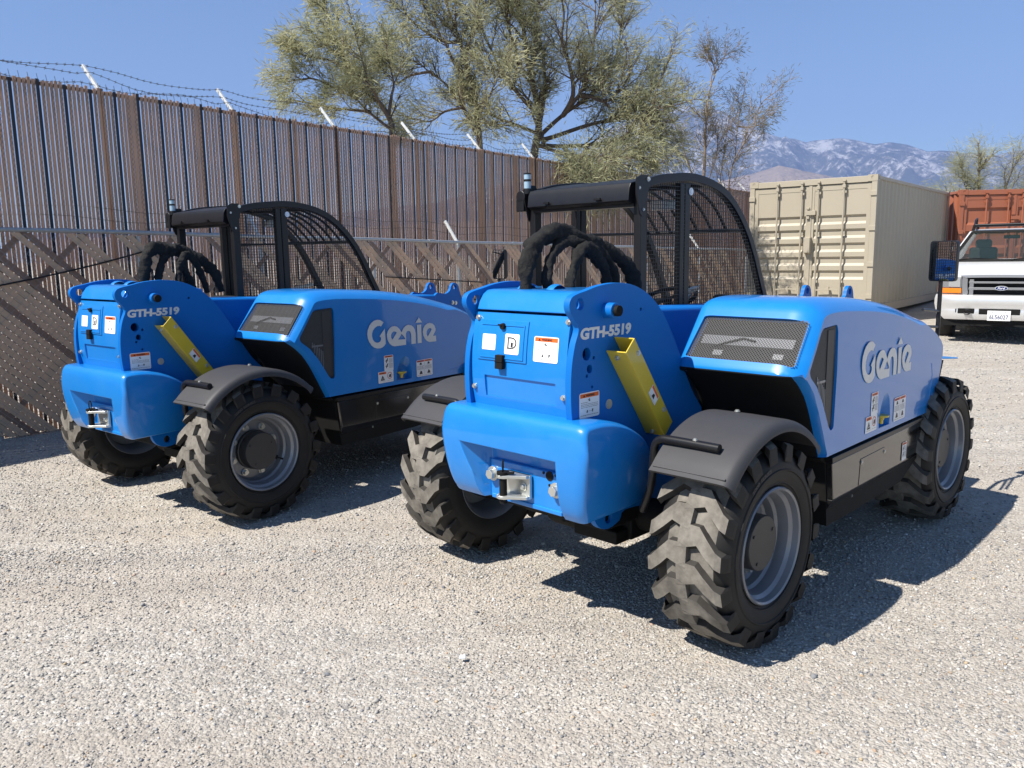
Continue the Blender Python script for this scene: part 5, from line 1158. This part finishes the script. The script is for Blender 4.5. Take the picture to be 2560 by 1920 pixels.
T2 = [[(-0.53,15.8,3.12),(-0.54,15.8,3.59),(-0.59,15.8,4.28),(-0.7,15.8,4.8),(-0.83,15.8,5.3),(-0.91,15.8,5.61),(-1.07,15.8,6.05),(-1.15,15.8,6.45)],[(-0.56,15.8,3.7),(-0.86,15.88,4.3),(-1.18,15.94,4.75),(-1.47,15.99,4.97),(-1.7,16.04,5.21),(-1.89,16.09,5.56)],[(-0.7,15.8,4.8),(-0.97,15.64,5.04),(-1.13,15.52,5.39),(-1.39,15.42,5.8),(-1.59,15.32,6.18)],[(-0.83,15.8,5.19),(-0.63,15.57,5.46),(-0.43,15.4,5.8),(-0.33,15.24,6.18)],[(-1.45,15.8,4.93),(-1.84,15.92,4.89),(-2.07,16.01,4.8),(-2.15,16.09,5.11)],[(-0.85,15.8,4.28),(-1.19,15.83,4.22),(-1.48,15.85,4.05),(-1.91,15.87,4.15)],[(-0.59,15.8,4.28),(-0.34,15.44,4.41),(-0.22,15.17,4.71),(-0.38,14.92,5.08)],[(-1.15,15.8,5.46),(-1.5,15.81,5.64),(-1.84,15.82,5.94),(-1.95,15.83,6.32)],[(-0.57,15.8,4.16),(-0.24,15.37,3.86),(-0.0,15.04,3.9)]]
T3 = [[(0.47,16.4,3.05),(0.5,16.4,3.46),(0.6,16.4,4.01),(0.56,16.4,4.48),(0.4,16.4,5.19),(0.33,16.4,5.77),(0.26,16.4,6.23),(0.32,16.4,6.68)],[(0.6,16.4,4.01),(0.74,16.63,4.76),(0.71,16.79,5.39),(0.59,16.94,6.14),(0.66,17.08,6.77)],[(0.55,16.4,3.77),(1.11,16.6,4.27),(1.65,16.75,4.63),(2.02,16.89,5.03),(2.19,17.01,5.49),(2.3,17.13,5.98),(2.36,17.25,6.42)],[(1.1,16.4,4.24),(1.47,16.4,4.71),(1.62,16.39,5.17),(1.69,16.39,5.75),(1.71,16.39,6.32)],[(0.73,16.4,3.77),(1.49,16.63,4.03),(2.21,16.8,4.24),(2.69,16.95,4.58),(3.07,17.1,4.96),(3.34,17.23,5.58)],[(2.16,16.4,4.18),(2.52,15.98,4.08),(2.82,15.67,4.18),(3.09,15.39,4.2)],[(0.73,16.4,3.65),(1.47,16.4,3.64),(2.22,16.41,3.75),(2.76,16.41,3.93),(3.09,16.41,3.69)],[(0.6,16.4,3.65),(1.19,15.98,3.4),(1.88,15.68,3.33),(2.43,15.4,3.29)],[(1.1,16.4,3.57),(1.36,15.19,3.08),(1.24,14.3,2.74)],[(1.1,16.4,4.24),(1.25,16.13,4.54),(1.19,15.93,4.96),(1.02,15.76,5.42),(1.05,15.59,5.88),(0.93,15.43,6.26)],[(0.56,16.4,4.25),(0.09,16.1,4.71),(-0.23,15.89,5.2),(-0.52,15.69,5.82),(-0.61,15.51,6.31)],[(0.55,16.4,3.89),(0.11,16.5,4.08),(-0.38,16.57,4.29),(-0.71,16.63,4.54)],[(1.47,16.4,3.64),(1.78,15.25,3.08),(1.55,14.4,2.76)],[(0.1,16.4,4.77),(0.2,16.01,5.22),(0.02,15.72,5.71),(-0.02,15.46,6.24)],[(1.62,16.4,4.56),(1.88,16.12,4.41),(2.14,15.91,4.6),(2.3,15.73,4.88)]]
TS = [[(4.84,20.6,2.76),(4.83,20.6,3.22),(4.85,20.6,3.98),(4.86,20.6,4.7),(4.94,20.6,5.47),(5.05,20.6,5.82),(4.92,20.6,6.29)],[(4.86,20.6,4.7),(4.53,20.39,4.91),(4.19,20.24,5.21)],[(5.05,20.6,5.82),(5.27,20.52,6.21)],[(5.44,20.6,2.75),(5.41,20.4,3.19),(5.51,20.26,3.78),(5.91,20.12,4.49),(6.0,20.0,4.97),(6.26,19.88,5.2)],[(5.6,20.6,3.82),(5.69,20.79,4.6),(5.84,20.94,5.28)],[(4.68,20.6,3.07),(4.34,20.58,3.98),(4.18,20.57,4.44),(4.11,20.56,4.58)],[(5.24,20.6,3.06),(5.34,20.61,4.12),(5.42,20.61,4.72)],[(4.98,20.6,3.37),(5.12,20.44,4.1),(4.98,20.33,4.6)],[(6.05,20.6,4.56),(6.6,21.3,4.88)]]
limb_tree('feathery_tree', (-1.90,14.0,0), T1, 'feathery grey-green tree leaning left, leftmost of the trees behind the tall fence', 21, .045, LEAF, BARK, group=GRP, l1=.54, n1=9, n2=6.5, spray=3.8, size=.22)
limb_tree('feathery_tree', (-.50,15.8,0), T2, 'tall open feathery tree with dark forked trunk, middle one behind the tall fence', 33, .055, LEAF, BARK, group=GRP, l1=.95, n1=9.5, n2=6.5, spray=3.7, size=.23)
limb_tree('feathery_tree', (.45,16.4,0), T3, 'biggest and densest feathery tree, its branches drooping over the tall fence', 57, .075, LEAF, BARK, group=GRP, l1=1.0, n1=9.5, n2=6.5, spray=3.8, size=.24, droop=.28)
limb_tree('sparse_tree', (4.85,20.6,0), TS, 'half-bare shrubby tree left of the mountain peak, behind the fence', 12, .040, LEAF2, TWIG, n1=8, n2=5, l1=.85, spray=1.5, size=.18, start=.12)
X0 = np.array((19.3,33.5,.3))
def sm(*p): return [tuple(X0+np.array(q)) for q in p]
limb_tree('small_tree', tuple(X0), [sm((0,0,.6),(0,0,1.6),(-.2,.1,2.8),(-.3,0,3.9),(-.4,0,4.7)), sm((0,0,1.5),(.5,0,2.6),(.9,.1,3.8),(1.1,0,4.6)), sm((-.1,0,2.2),(-.9,.1,2.9),(-1.6,0,3.3)), sm((.3,0,2.3),(1.5,0,3.1),(2.2,.1,4.1)), sm((.0,0,1.2),(1.6,.2,2.4),(2.9,.1,3.3)), sm((-.2,0,2.8),(-.8,.1,3.7),(-1.0,0,4.3))], 'small feathery tree showing above the rust-orange container', 44, .12, LEAF, BARK, n1=5, n2=4, l1=1.3, spray=7, size=.42, start=.2)

# ================================================================== MOUNTAINS
RIDGE = [(-40,1.2),(-20,2.2),(-5,3.6),(4,6.2),(7,8.3),(9.62,9.3),(10.45,9.26),(11.69,9.67),(12.11,9.56),(12.68,9.39),(14.0,9.24),(14.72,8.88),(15.63,8.36),(17.01,7.67),(17.64,7.41),(18.11,7.23),(18.9,7.14),(19.6,6.86),(20.13,6.94),(21.04,6.96),(21.72,6.97),(22.39,6.86),(23.06,6.69),(23.66,6.5),(24.52,6.58),(25.52,6.38),(25.95,6.19),(26.67,5.9),(27.42,5.91),(28.04,5.83),(28.51,5.68),(29.38,5.6),(30.25,5.38),(30.76,5.49),(31.46,5.56),(32.12,5.46),(36,5.0),(45,4.0),(60,3.0)]
FOOT = [(-40,1.0),(5,2.6),(12,4.2),(16.58,5.15),(18.03,5.54),(19.13,5.21),(20.29,4.91),(21.21,4.66),(22.94,4.24),(26,3.2),(30,2.6),(40,2.0),(60,1.5)]
from mathutils import noise as mnoise
def range_mesh(name, prof, r0, r1, na, nr, rough, mat_, label, a0=-30, a1=55, pw=1.25):
    az = np.linspace(a0, a1, na); E = np.interp(az, [p[0] for p in prof], [p[1] for p in prof]); vs = []
    for j in range(nr+4):
        t = min(1.0, j/nr); back = max(0, j-nr)/4.0
        r = r0+(r1-r0)*(j/nr)
        for i in range(na):
            a = R_(az[i]); H = math.tan(R_(E[i]))*r1
            x, y = r*math.sin(a), r*math.cos(a)
            n1 = mnoise.fractal(Vector((x/620,y/620,.3)), 1.0, 2.1, 7)
            rd = 1-abs(mnoise.fractal(Vector((x/430+5,y/900,1.7)), .9, 2.2, 6))
            h = H*(t**pw) * (1 + rough*(1-t)**.6*(.55*n1 + .75*(rd-.75)) + (.10*n1 if rough < .5 else 0))
            if t >= 1: h = H*(1 + .012*n1*(1 if back == 0 else 0)) - back*H*.6
            vs.append((x, y, max(-4, h-6*(1-t))))
    fs = [(j*na+i, j*na+i+1, (j+1)*na+i+1, (j+1)*na+i) for j in range(nr+3) for i in range(na-1)]
    m = MB(); m.v = vs; m.f = fs; m.m = [0]*len(fs); o = obj(name, m, mat_, smooth=None); o.data.polygons.foreach_set('use_smooth', np.ones(len(o.data.polygons), dtype=bool)); tag(o, kind='structure'); o['label'] = label; return o
def mountain_mat():
    m = bpy.data.materials.new('forested_granite'); m.use_nodes = True; n = m.node_tree.nodes; l = m.node_tree.links; b = n['Principled BSDF']; b.inputs['Roughness'].default_value = .95; b.inputs['Specular IOR Level'].default_value = .05
    tc = n.new('ShaderNodeTexCoord'); mp = n.new('ShaderNodeMapping'); mp.inputs['Scale'].default_value = (1,1,.38); l.new(tc.outputs['Object'], mp.inputs[0])
    a = n.new('ShaderNodeTexNoise'); a.inputs['Scale'].default_value = .017; a.inputs['Detail'].default_value = 9; a.inputs['Roughness'].default_value = .74; l.new(mp.outputs[0], a.inputs['Vector'])
    c = n.new('ShaderNodeTexNoise'); c.inputs['Scale'].default_value = .0026; c.inputs['Detail'].default_value = 5; l.new(tc.outputs['Object'], c.inputs['Vector'])
    s = n.new('ShaderNodeMath'); s.operation = 'MULTIPLY_ADD'; s.inputs[1].default_value = .55; l.new(c.outputs['Fac'], s.inputs[0]); l.new(a.outputs['Fac'], s.inputs[2])
    sx = n.new('ShaderNodeSeparateXYZ'); l.new(tc.outputs['Object'], sx.inputs[0])
    hz = n.new('ShaderNodeMapRange'); hz.inputs['From Min'].default_value = 250; hz.inputs['From Max'].default_value = 1050; hz.inputs['To Min'].default_value = -.03; hz.inputs['To Max'].default_value = .05; l.new(sx.outputs['Z'], hz.inputs['Value'])
    s2 = n.new('ShaderNodeMath'); s2.operation = 'ADD'; l.new(s.outputs[0], s2.inputs[0]); l.new(hz.outputs[0], s2.inputs[1])
    cr = n.new('ShaderNodeValToRGB'); e = cr.color_ramp.elements; e[0].position, e[0].color = .73, (.085,.092,.085,1); e[1].position, e[1].color = .90, (.62,.60,.58,1); q = e.new(.80); q.color = (.17,.155,.135,1); q = e.new(.845); q.color = (.32,.30,.285,1)
    l.new(s2.outputs[0], cr.inputs[0]); l.new(cr.outputs[0], b.inputs['Base Color'])
    bp = n.new('ShaderNodeBump'); bp.inputs['Strength'].default_value = 1.0; bp.inputs['Distance'].default_value = 38; l.new(a.outputs['Fac'], bp.inputs['Height']); l.new(bp.outputs['Normal'], b.inputs['Normal'])
    return m
range_mesh('mountains', RIDGE, 4200, 7600, 460, 110, .75, mountain_mat(), 'snow-flecked mountain range on the horizon')
FT = pbr('dry_tan_foothill', (.30,.235,.19), .95, var=(.006,(.22,.17,.14),.9), bump=(.02,1.0,30))
range_mesh('foothills', FOOT, 2500, 3700, 240, 40, .35, FT, 'bare tan foothills in front of the mountains', pw=1.0)

# ================================================================== HAZE
hz = MB(); hz.box(-5200,7400,-60,8150,-12.0,1420)
hm = bpy.data.materials.new('desert_haze'); hm.use_nodes = True; n = hm.node_tree.nodes; n.remove(n['Principled BSDF'])
pv = n.new('ShaderNodeVolumePrincipled'); pv.inputs['Color'].default_value = (.38,.55,1.0,1); pv.inputs['Density'].default_value = 1.35e-4; pv.inputs['Anisotropy'].default_value = .0
hm.node_tree.links.new(pv.outputs[0], n['Material Output'].inputs['Volume'])
ho = obj('haze', hz, hm, smooth=None); tag(ho, kind='stuff'); ho.display_type = 'WIRE'
